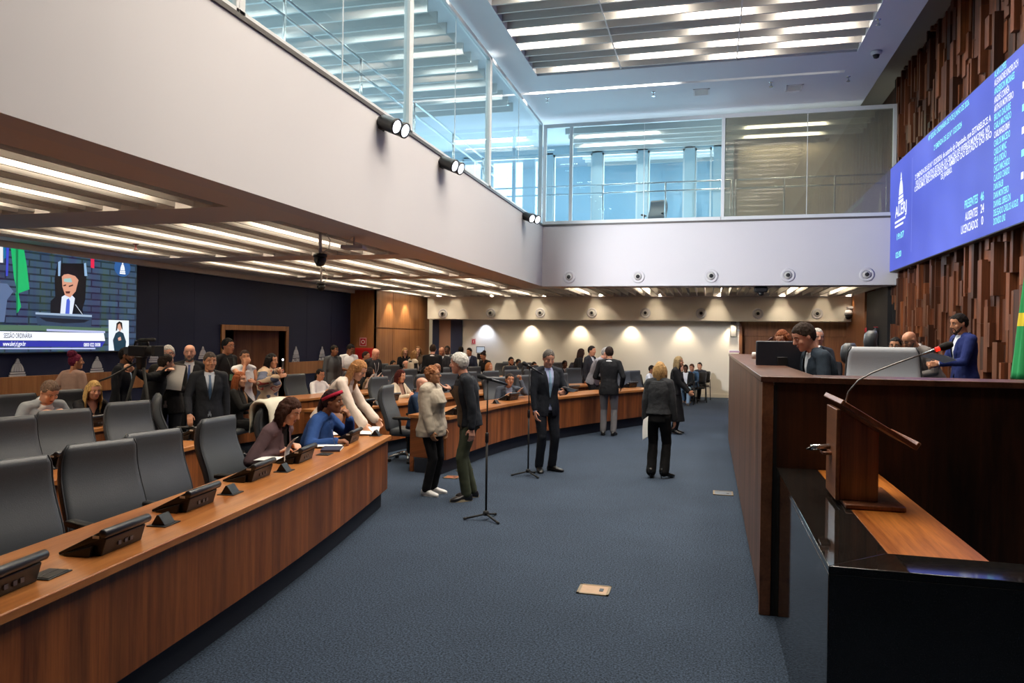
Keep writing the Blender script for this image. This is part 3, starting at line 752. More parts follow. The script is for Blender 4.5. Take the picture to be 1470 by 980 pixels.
# granite and wood counter in front of the lectern
GX, GZ = .46, 1.03
root = empty('counter', (GX, 3.14, 0), 0, 'black granite counter with a wooden inset carrying the lectern', 'counter')
def gb(name, boxes, mat, bevel=.004):
    s = MB()
    for a, b in boxes: s.box((a[0]-GX, a[1]-3.14, a[2]), (b[0]-GX, b[1]-3.14, b[2]))
    return s.build(name, mat, root, bevel=bevel)
gb('granite_side', [((GX, 3.16, 0), (GX+.03, 5.48, GZ-.03))], M_granite)
gb('granite_front', [((GX, 3.14, 0), (2.9, 3.17, GZ-.03))], M_granite)
s = MB(); P = lambda x, y: (x-GX, y-3.14)
s.prism([P(GX, 3.14), P(.725, 3.4), P(.725, 5.48), P(GX, 5.48)], GZ-.03, GZ).prism([P(GX, 3.14), P(2.9, 3.14), P(2.9, 3.4), P(.725, 3.4)], GZ-.03, GZ); s.build('granite_top', M_granite, root, bevel=.003)
gb('wooden_inset', [((.728, 3.403, GZ-.04), (1.1, 5.48, GZ-.002))], M_counter, .002)
gb('inner_side', [((1.06, 3.4, 0), (1.09, 5.48, GZ-.04))], M_walnut)
# ------------------------------------------------------------------ lectern
lx0, lx1, ly0, ly1 = .70, .99, 4.24, 4.8
lec = empty('lectern', ((lx0+lx1)/2, (ly0+ly1)/2, GZ), 0, 'slim rosewood lectern with a sloping top on the wooden inset', 'lectern')
s = MB(); w = (lx1-lx0)/2; d = (ly1-ly0)/2
s.box((-w, -d, 0), (w, d, .025)); s.build('foot', M_rose, lec, bevel=.006)
pl = at(1205, 700, 1, ly0+.1).x-(lx0+lx1)/2; pr_ = at(1261, 700, 1, ly0+.1).x-(lx0+lx1)/2
zt = lambda x: .43-(x)*.62
s = MB(); s.prism([(pl, .025), (pr_, .025), (pr_, zt(pr_)-.02), (pl, zt(pl)-.02)], -d+.1, d-.14, 1); s.build('column', M_rose, lec, bevel=.005)
s = MB(); s.box((pl-.022, -d+.09, .025), (pl, d-.13, zt(pl)-.02)); s.build('edge_board', M_walnutl, lec, bevel=.004)
# sloping top
ang = math.atan(.62); M = Matrix.Translation((0, 0, .45)) @ Matrix.Rotation(ang, 4, 'Y')
s = MB(); s.box((-.19, -.3, -.012), (.215, .3, .012), M=M); s.build('reading_top', M_rose, lec, bevel=.004)
s = MB(); s.box((.205, -.3, -.012), (.222, .3, .03), M=M); s.build('paper_stop', M_walnutl, lec, bevel=.004)
s = MB(); s.box((-.205, -.3, -.014), (-.19, .3, .014), M=M); s.build('rear_edge', M_walnutl, lec, bevel=.004)
s = MB(); s.box((pl-.07, -.06, .245), (pl-.02, .06, .262)); s.build('shelf', M_rose, lec, bevel=.004)
m = empty('handset', ((lx0+lx1)/2+pl-.07, 4.5, GZ+.262), 0, 'chrome handset lying on the little lectern shelf', 'handset')
s = MB(); s.tube([(-.06, -.03, .022), (.04, .02, .022)], [.014, .017], 12); s.build('body', M_chrome, m, smooth=True)
s = MB(); s.tube([(-.06, -.03, .02), (-.08, -.04, .012), (-.06, -.02, .006), (.03, .03, .006)], .006, 8); s.build('cord', M_black, m, smooth=True)
# gooseneck microphone
Y = 4.45; q = [at(x, y, 1, Y) for x, y in ((1213, 581), (1218, 562), (1232, 546), (1252, 535), (1290, 520), (1325, 508))]
g = empty('gooseneck_microphone', q[0], 0, 'long gooseneck microphone with a red ring rising from the lectern', 'microphone')
pp = [p-q[0] for p in q]
s = MB(); s.tube(pp, .0045, 10); s.build('stem', plain('gooseneck', '#8c8a88', .35, .6), g, smooth=True)
d = (pp[-1]-pp[-2]).normalized(); e = pp[-1]
s = MB(); s.tube([e, e+d*.05, e+d*.065], [.005, .0085, .009], 10); s.build('capsule', M_steel, g, smooth=True)
s = MB(); s.tube([e+d*.065, e+d*.085], .0125, 12); s.build('red_ring', emis('red_led', '#ff2a1a', 1.3), g, smooth=True)
s = MB(); s.tube([e+d*.085, e+d*.1, e+d*.13, e+d*.15, e+d*.155], [.013, .02, .022, .014, .004], 12); s.build('foam', plain('foam', '#33302e', .95, bump=.6, bscale=400), g, smooth=True)

# ------------------------------------------------------------------ on the rostrum
p = atz(1122, 530, RZ-.02); p = at(1122, 515, 1, 8.0)
mo = empty('monitor', (p.x, 8.0, 1.4), R(8), 'black computer monitor seen from behind on the rostrum desk', 'monitor')
s = MB(); s.box((-.25, -.02, .2), (.25, .02, .5)); s.build('case', plain('monitor_back', '#20242e', .4), mo, bevel=.012)
s = MB(); s.box((-.05, -.04, .12), (.05, -.02, .34)); s.build('neck', M_black, mo, bevel=.004)
s = MB(); s.lathe([(.0, 0), (.13, 0), (.13, .012), (.03, .02), (.03, .14), (0, .14)], 20, caps=False); s.build('foot', M_black, mo)
s = MB(); s.box((-.235, .02, .215), (.235, .022, .485)); s.build('screen', plain('terminal_screen', '#0b1020', .15), mo)
a = at(1088, 523, 1, 10.5); b = at(1099, 503, 1, 10.5); c_ = at(1103, 489, 1, 10.5)
g = empty('desk_microphone', (a.x, 10.5, 1.4), 0, 'thin desk microphone standing left of the monitor', 'microphone')
s = MB(); s.tube([(0, 0, 0), b-V((a.x, 10.5, 1.4)), c_-V((a.x, 10.5, 1.4))], .006, 8); s.build('stem', M_black, g, smooth=True)
s = MB(); e = c_-V((a.x, 10.5, 1.4)); s.tube([e, e+V((.02, 0, .02)), e+V((.05, 0, .045))], [.01, .016, .012], 10); s.build('head', plain('mic_red', '#4a2320', .5), g, smooth=True)
s = MB(); s.lathe([(0, 0), (.06, 0), (.05, .03), (0, .03)], 14, caps=False); s.build('base', M_black, g)
p = at(1083, 517, 0, .6); s = MB(); s.lathe([(.0, 0), (.035, 0), (.036, .06), (.03, .09), (.026, .09), (.022, .06), (0, .05)], 14, caps=False)
tag(s.build('paper_cup', plain('paper_white', '#e8e6e2', .7), smooth=True, loc=(p.x, p.y, RZ)), 'small white cup on the walnut rostrum top', 'cup')
s = MB(); s.box((-.1, -.14, 0), (.1, .14, .03)); s.box((-.1, -.14, .031), (.09, .13, .05), 1)
p = at(1054, 513, 0, .5); tag(s.build('booklet', [plain('pink_paper', '#c9a4c0', .7), plain('paper_white', '#e8e6e2', .7)], loc=(p.x, p.y, RZ), bevel=.003), 'pale pink booklet at the far end of the rostrum top', 'booklet')
CHH = chair_proto('executive_chair', M_leather, M_leatherd, True)
pt = at(1196, 500, 1, 8.6); tc_ = place_chair((pt.x, 8.6), R(78), 'tall grey headrest chair seen from the side on the rostrum', 'rostrum chairs', DF, CHH)
tag(CHH, 'grey chair seen from the side between the reading man and the tall chair', 'chair', 'rostrum chairs'); pt = at(1166, 505, 1, 7.9); tc_.scale = (1.1,)*3; CHH.location = (pt.x, 7.9, DF); CHH.rotation_euler = (0, 0, R(75))
CHP = chair_proto('executive_chair', M_leatherl, M_leatherd); pt = at(1272, 515, 1, 6.75); CHP.scale = (1.1,)*3; CHP.location = (pt.x, 6.75, DF); CHP.rotation_euler = (0, 0, R(172)); tag(CHP, 'pale grey broad chair back facing us above the rostrum front', 'chair', 'rostrum chairs')

# flag
p = at(1486, 470, 1, 10.6); fl = empty('flag', (p.x, 10.6, DF), 0, 'green flag hanging on a pole at the right picture edge', 'flag')
s = MB(); s.tube([(0, 0, .03), (0, 0, 2.5)], .014, 10); s.build('pole', plain('flag_pole', '#a58a4e', .3, .8), fl, smooth=True)
s = MB(); s.lathe([(0, 0), (.16, 0), (.14, .04), (.03, .07), (0, .07)], 20, caps=False); s.build('foot', M_black, fl, smooth=True)
s = MB(); rings = []
for i in range(20):
    t = i/19; z = 2.42-1.55*t; wv = .05+.19*t**.8
    rings.append([V(((.02+.035*math.sin(k*1.7+3*t))*math.sin(2*PI*k/28)*1.3+wv*math.cos(2*PI*k/28)*.9-.03, (.05+.09*t)*math.sin(2*PI*k/28)*(1+.5*math.sin(5*2*PI*k/28)), z)) for k in range(28)])
s.loft(rings); s.m = [1 if (abs(sum(s.v[i][2] for i in f)/len(f)-1.6) < .09 and sum(s.v[i][0] for i in f)/len(f) < -.03) else 0 for f in s.f]
s.build('cloth', [plain('flag_green', '#0f8a4a', .7, var=.08), plain('flag_yellow', '#d9c22e', .7)], fl, smooth=True)

# ================================================================== screens
lcd = lambda c, e=1.0: emis('lcd_%s_%g' % (c, e), c, e)
def screen_frame(axisM, w, h, depth, name, label):
    root = empty(name, (0, 0, 0), 0, label, 'screen'); root.matrix_world = axisM
    s = MB(); s.box((-.02, -.02, -depth), (w+.02, h+.02, -.004)); s.build('case', M_black, root, bevel=.004); return root
def poly(root, pts, mat, name, z, w=1, h=1):
    s = MB(); n = len(pts); s.add([(x*w, y*h, z) for x, y in pts], [tuple(range(n))]); return s.build(name, mat, root)
# dome emblem (front view, unit height 1, centred)
def dome_polys():
    P = []
    P.append([(-.3, .22), (.3, .22), (.3, .3), (-.3, .3)]); P.append([(-.33, .1), (.33, .1), (.33, .19), (-.33, .19)])
    def prof(t): return .26*math.cos(t*PI/2)**.6
    n = 5
    for k in range(n):
        a0 = -1+2*k/n+.035; a1 = -1+2*(k+1)/n-.035; q = []
        for i in range(9): t = i/8*.86; q.append((a0*prof(t), .33+.46*t))
        for i in range(8, -1, -1): t = i/8*.86; q.append((a1*prof(t), .33+.46*t))
        P.append(q)
    P.append([(-.09, .74), (.09, .74), (.085, .8), (-.085, .8)]); P.append([(-.06, .81), (.06, .81), (.05, .9), (0, .96), (-.05, .9)])
    return P
def add_dome(mb, cx, cy, h, z, M=None, mi=0, kx=.9):
    for q in dome_polys():
        vs = [V((cx+x*h*kx, cy+(y-.1)*h/.86, z)) for x, y in q]
        if M is not None: vs = [M @ v for v in vs]
        mb.add(vs, [tuple(range(len(vs)))], mi)
# --- right screen, on the block wall: local x along -Y of the room seen from inside, y up, z towards -X
SX = 4.22; sy1, sz0, sz1 = 20.14, 3.62, 6.12
Mr = Matrix(((0, 0, -1, SX), (-1, 0, 0, sy1), (0, 1, 0, sz0), (0, 0, 0, 1)))
W2, H2 = 11.6, sz1-sz0
sr = screen_frame(Mr, W2, H2, .14, 'video_wall', 'big blue video wall listing names and counts on the block wall')
def bluegrad():
    m, nt, b = newmat('lcd_blue_panel'); tc = N(nt, 'ShaderNodeTexCoord'); no = N(nt, 'ShaderNodeTexNoise', Scale=.35, Detail=2.0)
    nt.links.new(tc.outputs['Object'], no.inputs['Vector']); rp = N(nt, 'ShaderNodeValToRGB'); e = rp.color_ramp.elements
    e[0].position = .3; e[0].color = lin('#3f4fc2'); e[1].position = .7; e[1].color = lin('#6173e8'); nt.links.new(no.outputs['Fac'], rp.inputs[0])
    b.inputs['Base Color'].default_value = (0, 0, 0, 1); nt.links.new(rp.outputs[0], b.inputs['Emission Color']); b.inputs['Emission Strength'].default_value = 1.0; return m
poly(sr, [(0, 0), (W2, 0), (W2, H2), (0, H2)], bluegrad(), 'display', 0)
wh, cy = lcd('#f4f8ff', 1.1), lcd('#8ff5f0', 1.1)
s = MB(); 
def rt_text(b, x, y, size, mat, width=None, al='LEFT'): return text(b, 'lettering', mat, size, Matrix.Translation((x, y, .006)), sr, al, 0, width)
def ry(px, py):
    q = at(px, py, 0, SX); return sy1-q.y, q.z-sz0
xb, yb = (ry(1293.5, 291)); xt, yt = ry(1293.5, 247); add_dome(s, xb, yb, yt-yb, .006, kx=1.0); s.build('dome_emblem', wh, sr)
def line(b, p0, p1, size, mat):
    x0, y0 = ry(*p0); x1, y1 = ry(*p1); rt_text(b, x0, y0, size, mat, abs(x1-x0))
line('ALERJ', (1285.5, 313), (1302, 300), .36, wh)
for k in range(2):
    xa, ya = ry(1285, 322+6*k); xz, _ = ry(1300-3*k, 315); poly(sr, [(xa, ya), (xz, ya), (xz, ya+.05), (xa, ya+.05)], wh, 'subtitle_bar', .006)
line('19:07', (1287, 345), (1297, 340), .2, cy); line('02:00', (1286, 371), (1294, 366), .2, cy)
x, _ = ry(1309, 300); poly(sr, [(x, .25), (x+.02, .25), (x+.02, 2.3), (x, 2.3)], lcd('#8f96e8', 1), 'divider', .004)
line('49ª SESSÃO ORDINÁRIA DE 9 DE JUNHO DE 2026.', (1333, 203), (1392, 152), .15, cy)
line('2ª EMENDA DE LEI Nº 1323/2024', (1341, 216), (1381, 183), .15, cy)
for t, a, b in (('2ª EMENDA DE LEI Nº 1323/2024, de autoria do Deputado, que ESTABELECE A', (1314, 258), (1423, 172)),
                ('POLÍTICA DE INCENTIVO ESTADUAL DA CRIAÇÃO DE VIVEIROS MUNICIPAIS, NO', (1315, 267), (1421, 185)),
                ('CONSUMO, RECONHECIDO NO ÂMBITO DO ESTADO DO RIO', (1313, 276), (1424, 196)),
                ('DE JANEIRO.', (1351, 258), (1367, 247))): line(t, a, b, .15, wh)
line('PRESENTES', (1385, 300), (1404, 290), .2, cy); line('46', (1408, 289), (1413, 285), .2, cy)
line('AUSENTES', (1386, 317), (1404, 307), .2, wh); line('24', (1408, 306), (1413, 303), .2, wh)
line('LICENCIADOS', (1380, 336), (1404, 326), .2, wh); line('0', (1409, 323), (1412, 321), .2, wh)
names = [('ALAN LOPES', 0, 17), ('ALEXANDRE KNOPLOCH', 1, 34), ('ANDERSON MORAES', 0, 29), ('ANDRÉ CORRÊA', 1, 22), ('ARTHUR MONTEIRO', 1, 28), ('BRUNO DAUAIRE', 0, 24), ('CARLA MACHADO', 0, 25), ('CARLINHOS BNH', 1, 23), ('CARLOS MACEDO', 0, 24), ('CARLOS MINC', 0, 19), ('CÉLIA JORDÃO', 0, 19), ('CHICO MACHADO', 0, 24), ('CLAUDIO CAIADO', 0, 24), ('DANI BALBI', 0, 15), ('DANI MONTEIRO', 0, 23), ('DANNIEL LIBRELON', 0, 26), ('DELEGADO CARLOS AUGUS', 0, 37), ('DIONÍSIO LINS', 0, 19)]
for i, (nm, c, wpx) in enumerate(names):
    t = i/17; x0, y0 = ry(1428-.4*i*.2, 112+(323-112)*t); x1, _ = ry(1428+wpx, 112); rt_text(nm, x0, y0, .145, (cy, wh)[c], x1-x0)
xx, _ = ry(1466, 200)
for i in range(6):
    _, y0 = ry(1466, 130+32*i); poly(sr, [(xx+.03, y0), (xx+.12, y0), (xx+.12, y0+.1), (xx+.03, y0+.1)], cy if i % 2 else wh, 'lettering', .006)
# --- left screen on the navy wall: local x along +Y, y up, z towards +X
LX = XL+.12; ly, lz0, lz1 = 6.2, 1.555, 3.2
Ml = Matrix(((0, 0, 1, LX), (1, 0, 0, ly), (0, 1, 0, lz0), (0, 0, 0, 1)))
W1, H1 = 12.15-ly, lz1-lz0
sl = screen_frame(Ml, W1, H1, .1, 'video_wall', 'video wall on the navy wall showing a man at a rostrum')
def wallpic():
    m, nt, b = newmat('lcd_block_wall'); tc = N(nt, 'ShaderNodeTexCoord')
    br = N(nt, 'ShaderNodeTexBrick'); br.inputs['Scale'].default_value = 2.6; br.inputs['Mortar Size'].default_value = .04; br.inputs['Brick Width'].default_value = 1.1; br.inputs['Row Height'].default_value = .3; br.inputs['Color1'].default_value = lin('#45607c'); br.inputs['Color2'].default_value = lin('#2c4058'); br.inputs['Mortar'].default_value = lin('#06080e')
    nt.links.new(tc.outputs['Object'], br.inputs['Vector'])
    mp = N(nt, 'ShaderNodeMapping'); mp.inputs['Scale'].default_value = (2.2, .25, 1); nt.links.new(tc.outputs['Object'], mp.inputs[0])
    no = N(nt, 'ShaderNodeTexNoise', Scale=2.0, Detail=3.0); nt.links.new(mp.outputs[0], no.inputs['Vector'])
    rp = N(nt, 'ShaderNodeValToRGB'); e = rp.color_ramp.elements; e[0].position = .36; e[0].color = lin('#3a2a66'); e[1].position = .66; e[1].color = lin('#4c6a2a')
    q = e.new(.5); q.color = lin('#34506e'); nt.links.new(no.outputs['Fac'], rp.inputs[0])
    mx = N(nt, 'ShaderNodeMix', data_type='RGBA', blend_type='MIX'); mx.inputs['Factor'].default_value = .35
    nt.links.new(br.outputs['Color'], mx.inputs['A']); nt.links.new(rp.outputs[0], mx.inputs['B'])
    b.inputs['Base Color'].default_value = (0, 0, 0, 1); nt.links.new(mx.outputs['Result'], b.inputs['Emission Color']); b.inputs['Emission Strength'].default_value = .9; return m
poly(sl, [(0, 0), (W1, 0), (W1, H1), (0, H1)], wallpic(), 'display', 0)
def lp(px, py):
    q = at(px, py, 0, LX); return (q.y-ly, q.z-lz0)
def lpoly(pts, c, name, z, e=1.0): return poly(sl, [lp(*p) for p in pts], lcd(c, e), name, z)
lpoly([(14, 344), (32, 346), (38, 380), (42, 415), (26, 421), (20, 400)], '#17b46a', 'green_flag', .004); lpoly([(22, 345), (26, 345), (25, 449), (23, 449)], '#0d7c4c', 'flag_fold', .006); lpoly([(26, 420), (30, 440), (25, 449), (22, 420)], '#17b46a', 'flag_tail', .005)
lpoly([(9, 343), (13, 343), (11, 396), (8, 396)], '#3b46c8', 'blue_ribbon', .005); lpoly([(3, 342), (8, 343), (8, 370), (5, 372)], '#1a6fa0', 'teal_ribbon', .005)
lpoly([(-12, 353), (4, 354), (4, 377), (-12, 376)], '#e8e8ea', 'white_card', .005)
lpoly([(130, 361), (135, 362), (135, 385), (130, 384)], '#e0264e', 'red_strip', .005)
lpoly([(-20, 405), (10, 407), (19, 418), (10, 430), (6, 462), (-20, 462)], '#5b6f94', 'chair_image', .004)
lpoly([(82, 378), (120, 378), (124, 392), (122, 430), (116, 450), (80, 450), (78, 400)], '#0a0d16', 'chair_image', .005)
lpoly([(83, 376), (87, 374), (86, 396), (83, 396)], '#8fb2d6', 'chair_rim', .006); lpoly([(120, 378), (123, 377), (125, 396), (121, 396)], '#8fb2d6', 'chair_rim', .006)
lpoly([(72, 450), (72, 432), (80, 425), (86, 424), (106, 424), (116, 428), (119, 450)], '#0c111d', 'suit_image', .0075)
lpoly([(86, 450), (88, 426), (93, 423), (103, 424), (107, 428), (103, 451)], '#dfe8ff', 'shirt_image', .008)
lpoly([(93, 451), (95, 430), (98, 428), (100, 432), (99, 451)], '#4b63d0', 'tie_image', .009)
lpoly([(88, 396), (93, 392), (107, 394), (112, 402), (108, 418), (100, 427), (93, 424), (89, 412)], '#d79a80', 'face_image', .01)
lpoly([(91, 400), (101, 399), (103, 405), (97, 405), (91, 404)], '#9cc4c0', 'face_light', .011)
lpoly([(87, 398), (88, 388), (95, 382), (104, 383), (111, 392), (112, 402), (107, 396), (97, 393), (91, 394)], '#140f1c', 'hair_image', .012)
lpoly([(90, 409), (94, 408), (94, 410), (90, 411)], '#3a1d1d', 'brow_image', .0125); lpoly([(98, 410), (104, 408), (104, 410), (98, 412)], '#3a1d1d', 'brow_image', .0125); lpoly([(93, 418), (100, 418), (99, 421), (94, 421)], '#50211f', 'beard_image', .0125)
lpoly([(107, 437), (108, 437), (118, 451), (117, 451)], '#c8d0dc', 'mic_image', .011)
lpoly([(50, 449), (131, 453), (130, 470), (53, 466)], '#31445f', 'rostrum_image', .012); lpoly([(50, 448), (131, 452), (131, 455), (50, 451)], '#9db3cc', 'rostrum_edge', .013); lpoly([(55, 455), (128, 459), (120, 463), (90, 464), (65, 461)], '#141c2c', 'rostrum_shade', .0125)
lpoly([(-20, 466), (50, 467), (160, 471), (160, 475), (-20, 474)], '#52705c', 'desk_image', .012)
lpoly([(-20, 475), (148, 478), (150, 489), (-20, 488)], '#eef2ff', 'caption_bar', .014, 1.2); lpoly([(66, 472), (150, 475), (150, 478), (66, 475)], '#b8c0e8', 'caption_edge', .013)
lpoly([(-20, 489), (150, 490), (145, 498), (-20, 497)], '#3237a8', 'caption_strip', .014); lpoly([(-20, 499), (136, 499), (136, 501), (-20, 501)], '#c2c8f2', 'caption_line', .014)
lpoly([(155, 459), (184, 460), (184, 503), (155, 503)], '#e4ecf4', 'signer_card', .015, 1.05)
lpoly([(163, 503), (161, 488), (165, 478), (170, 475), (176, 478), (180, 490), (179, 503)], '#16384a', 'signer_image', .016); lpoly([(167, 470), (169, 463), (173, 463), (174, 471), (171, 476)], '#d8a58e', 'signer_face', .018); lpoly([(165, 475), (166, 464), (170, 461), (174, 463), (175, 474), (173, 470), (171, 464), (168, 466), (167, 474)], '#1a1414', 'signer_hair', .019); lpoly([(168, 485), (172, 483), (173, 488), (169, 489)], '#d8a58e', 'signer_hand', .018)
c0 = lp(175, 384); s = MB(); s.add([(c0[0]+.2*math.cos(2*PI*k/24), c0[1]+.17*math.sin(2*PI*k/24), .013) for k in range(24)], [tuple(range(24))]); s.build('badge_disc', lcd('#2d5c9a'), sl)
s = MB(); add_dome(s, c0[0], c0[1]-.12, .24, .016); s.build('dome_emblem', lcd('#f4f8ff', 1.1), sl)
q = lp(4, 485); text('SESSÃO ORDINÁRIA', 'lettering', lcd('#55585f', 1), .11, Matrix.Translation((q[0], q[1], .017)), sl, width=lp(45, 485)[0]-q[0])
q = lp(3, 494.5); text('www.alerj.rj.gov.br', 'lettering', lcd('#f4f8ff', 1.1), .1, Matrix.Translation((q[0], q[1]-.02, .017)), sl, width=lp(36, 490)[0]-q[0])
q = lp(119, 495.5); text('0800 022 0008', 'lettering', lcd('#f4f8ff', 1.1), .09, Matrix.Translation((q[0], q[1]-.02, .017)), sl, width=lp(143, 490)[0]-q[0])

# dome emblems on the navy wall above the oak band
LOGO = plain('emblem_grey', '#d6d8dd', .5)
def emblem(px, py0, py1, withtext, label):
    a = at(px, py1, 0, XL+.03); b = at(px, py0, 0, XL+.03); h = b.z-a.z
    s = MB(); M = Matrix(((0, 0, 1, XL+.006), (1, 0, 0, a.y), (0, 1, 0, max(a.z, 1.172)), (0, 0, 0, 1)))
    hd = h*.74 if withtext else h
    flat = MB(); add_dome(flat, 0, h-hd, hd, 0, kx=1.55)
    for f in flat.f:
        q = [V(flat.v[i]) for i in f]; n = len(q); s.add([M @ p for p in q]+[M @ (p+V((0, 0, .018))) for p in q], [tuple(range(n-1, -1, -1)), tuple(range(n, 2*n))]+[(i, (i+1) % n, n+(i+1) % n, n+i) for i in range(n)])
    o = s.build('dome_emblem', LOGO, fixn=True)
    if withtext: text('ALERJ', 'lettering', LOGO, h*.3, M @ Matrix.Translation((0, .0, .004)), o, 'CENTER', .006, hd*1.2)
    return tag(o, label, 'emblem', 'dome emblems on the navy wall')
emblem(26, 515, 541, False, 'grey dome emblem under the left video wall, above the man in pale grey')
emblem(140, 514, 537, False, 'grey dome emblem right of the woman with the pink bun')
emblem(222, 500, 520, False, 'grey dome emblem half hidden by the shoulder camera')
emblem(292, 497, 515, False, 'grey dome emblem behind the man in the dark suit and blue tie')
emblem(425.5, 497, 519, True, 'grey lettered dome emblem beside the doorway')
emblem(463, 497, 517, True, 'grey lettered dome emblem left of the man in the grey suit')

# ================================================================== wall and ceiling fittings
def speaker(px, py, plane, label, group, r=.16):
    p = at(px, py, 1, plane); o = empty('wall_speaker', (p.x, plane, p.z), 0, label, 'speaker', group); M = Matrix.Rotation(PI/2, 4, 'X')
    s = MB(); s.lathe([(r*.55, .002), (r, .002), (r, .02), (r*.92, .035), (r*.6, .02), (r*.55, .002)], 28, M=M, caps=False); s.build('bezel', M_white, o, smooth=True)
    s = MB(); s.lathe([(0, .002), (r*.58, .002), (r*.56, .03), (r*.48, .06), (r*.36, .07), (0, .055)], 24, M=M, caps=False); s.build('ball', plain('speaker_ball', '#b9b6b2', .5), o, smooth=True)
    s = MB(); s.lathe([(0, .06), (r*.3, .068), (r*.28, .078), (0, .072)], 20, M=M, caps=False); s.build('nozzle', M_blackm, o, smooth=True)
nm = ('leftmost', 'second', 'middle', 'fourth', 'rightmost')
for i, (x, y) in enumerate(((817, 397.5), (916, 397), (1021, 396), (1131, 395), (1244, 394))): speaker(x, y, YG, 'large round white wall jet on the front gallery fascia, %s of five' % nm[i], 'round jets on the gallery fascia', .17)
nm = ('first', 'second', 'third', 'fourth', 'fifth', 'sixth', 'seventh', 'eighth')
for i, (x, y) in enumerate(((636, 450), (704.5, 449), (775.6, 449), (849.6, 449), (926.5, 449), (1006.5, 449.5), (1088, 450), (1173, 450))): speaker(x, y, BY, 'small round jet on the rear bulkhead, %s from the left' % nm[i], 'round jets on the rear bulkhead', .17)
def par(px, py, label, rz, k=1.0):
    p = at(px, py, 0, XG+.22); o = empty('spotlight', (XG, p.y, p.z), 0, label, 'spotlight', 'twin spotlights on the gallery fascia')
    s = MB(); s.box((0, -.09, -.03), (.012, .09, .05)).tube([(.0, -.07, .02), (.17, -.1, .02)], .012, 8).tube([(0, .07, .02), (.17, .1, .02)], .012, 8); s.build('bracket', M_blackm, o)
    M = Matrix.Translation((.22, 0, 0)) @ Matrix.Rotation(rz, 4, 'Z') @ Matrix.Rotation(R(112), 4, 'X')
    for sx in (-1, 1):
        s = MB(); s.lathe([(.0, -.2), (.07, -.2), (.1, -.15), (.104, .06), (.11, .07), (.11, .1), (.088, .1)], 20, M=M @ Matrix.Translation((sx*.105, 0, 0)), caps=False); hd = s.build('lamp_head', M_black, o, smooth=True)
        s = MB(); s.lathe([(0, .085), (.088, .085), (.085, .095), (0, .1)], 20, M=M @ Matrix.Translation((sx*.105, 0, 0)), caps=False); s.build('lens', emis('lens_white', '#eef2ff', 3.5), hd, smooth=True)
    s = MB(); s.box((-.06, -.1, -.1), (.06, .1, .02), M=M); s.build('driver_box', M_black, o, bevel=.01)
par(568, 182, 'twin-lamp spotlight nearest the camera on the gallery fascia', R(80)); par(651, 238, 'middle twin-lamp spotlight on the gallery fascia', R(80)); par(764, 313, 'twin-lamp spotlight at the inner corner of the gallery', R(62))
def ptz(px, py, plane, label, drop=.3, pole=True, hang=ZL):
    p = atz(px, py, plane); o = empty('ceiling_camera', p, 0, label, 'camera', 'cameras under the ceilings')
    s = MB(); s.lathe([(0, -.11), (.05, -.1), (.085, -.03), (.085, .02), (0, .02)], 20, caps=False); s.lathe([(0, .02), (.095, .02), (.095, .06), (.06, .07), (0, .07)], 20, caps=False); s.build('housing', M_black, o, smooth=True)
    M = Matrix.Translation((.02, -.07, -.05)) @ Matrix.Rotation(PI/2, 4, 'X'); s = MB(); s.lathe([(0, 0), (.03, 0), (.03, .03), (.02, .035), (0, .03)], 16, M=M, caps=False); s.build('lens', plain('lens_glass', '#0a0c12', .1), o, smooth=True)
    s = MB(); s.tube([(0, 0, .07), (0, 0, hang-p.z+.1)], .022, 10); s.build('drop_pole', M_white, o, smooth=True)
    s = MB(); s.tube([(.03, 0, .07), (.12, .02, .14), (.14, .02, .25), (.05, .01, hang-p.z+.05)], .008, 8); s.build('cable', M_white, o, smooth=True)
ptz(459.5, 371, 2.95, 'black ceiling camera on a white drop pole, nearest of the aisle'); ptz(461, 410, 2.95, 'black ceiling camera with looped white cables before the navy wall')
p = atz(508, 356, 3.14); o = empty('wireless_unit', p, R(10), 'small white wireless box hung under the low ceiling', 'wireless unit')
s = MB(); s.box((-.16, -.12, -.02), (.16, .12, .03)); s.build('case', M_white, o, bevel=.008); s = MB(); s.tube([(0, 0, .03), (0, 0, .2)], .012, 8); s.build('bracket', M_white, o, smooth=True)
s = MB(); s.tube([(-.1, 0, .03), (-.12, 0, .09), (-.05, 0, .13), (0, 0, .2)], .006, 8); s.build('cable', M_white, o, smooth=True)
p = at(1218, 452, 1, BY-.16); o = empty('dome_camera', (p.x, BY, p.z), 0, 'white dome camera on the right end of the rear bulkhead', 'camera')
s = MB(); s.box((-.03, -.2, .2), (.12, 0, .26)); s.tube([(0, -.16, .24), (0, -.16, .14)], .03, 10); s.build('arm', M_white, o)
s = MB(); s.lathe([(0, .16), (.08, .15), (.12, .06), (.12, .0), (0, 0)], 20, M=Matrix.Translation((0, -.16, 0)), caps=False); s.build('hood', M_white, o, smooth=True)
s = MB(); s.lathe([(0, 0), (.1, 0), (.095, -.08), (.05, -.13), (0, -.14)], 20, M=Matrix.Translation((0, -.16, 0)), caps=False); s.build('dome', M_black, o, smooth=True)
p = at(1092, 417, 1, YG+.4); o = empty('ceiling_camera', (p.x, YG+.4, p.z), 0, 'black camera under the front gallery fascia', 'camera', 'cameras under the ceilings')
s = MB(); s.box((-.16, -.1, -.04), (.16, .1, .1)); s.build('housing', M_black, o, bevel=.02); s = MB(); s.lathe([(0, -.1), (.07, -.08), (.09, 0), (0, 0)], 16, M=Matrix.Translation((0, 0, -.04)), caps=False); s.build('dome', M_black, o, smooth=True); s = MB(); s.tube([(0, 0, .1), (0, 0, ZL+.05-p.z)], .03, 8); s.build('mount', M_blackm, o)
p = atz(1258, 74, ZC); o = empty('dome_camera', p, 0, 'small white dome camera on the high ceiling near the block wall', 'camera')
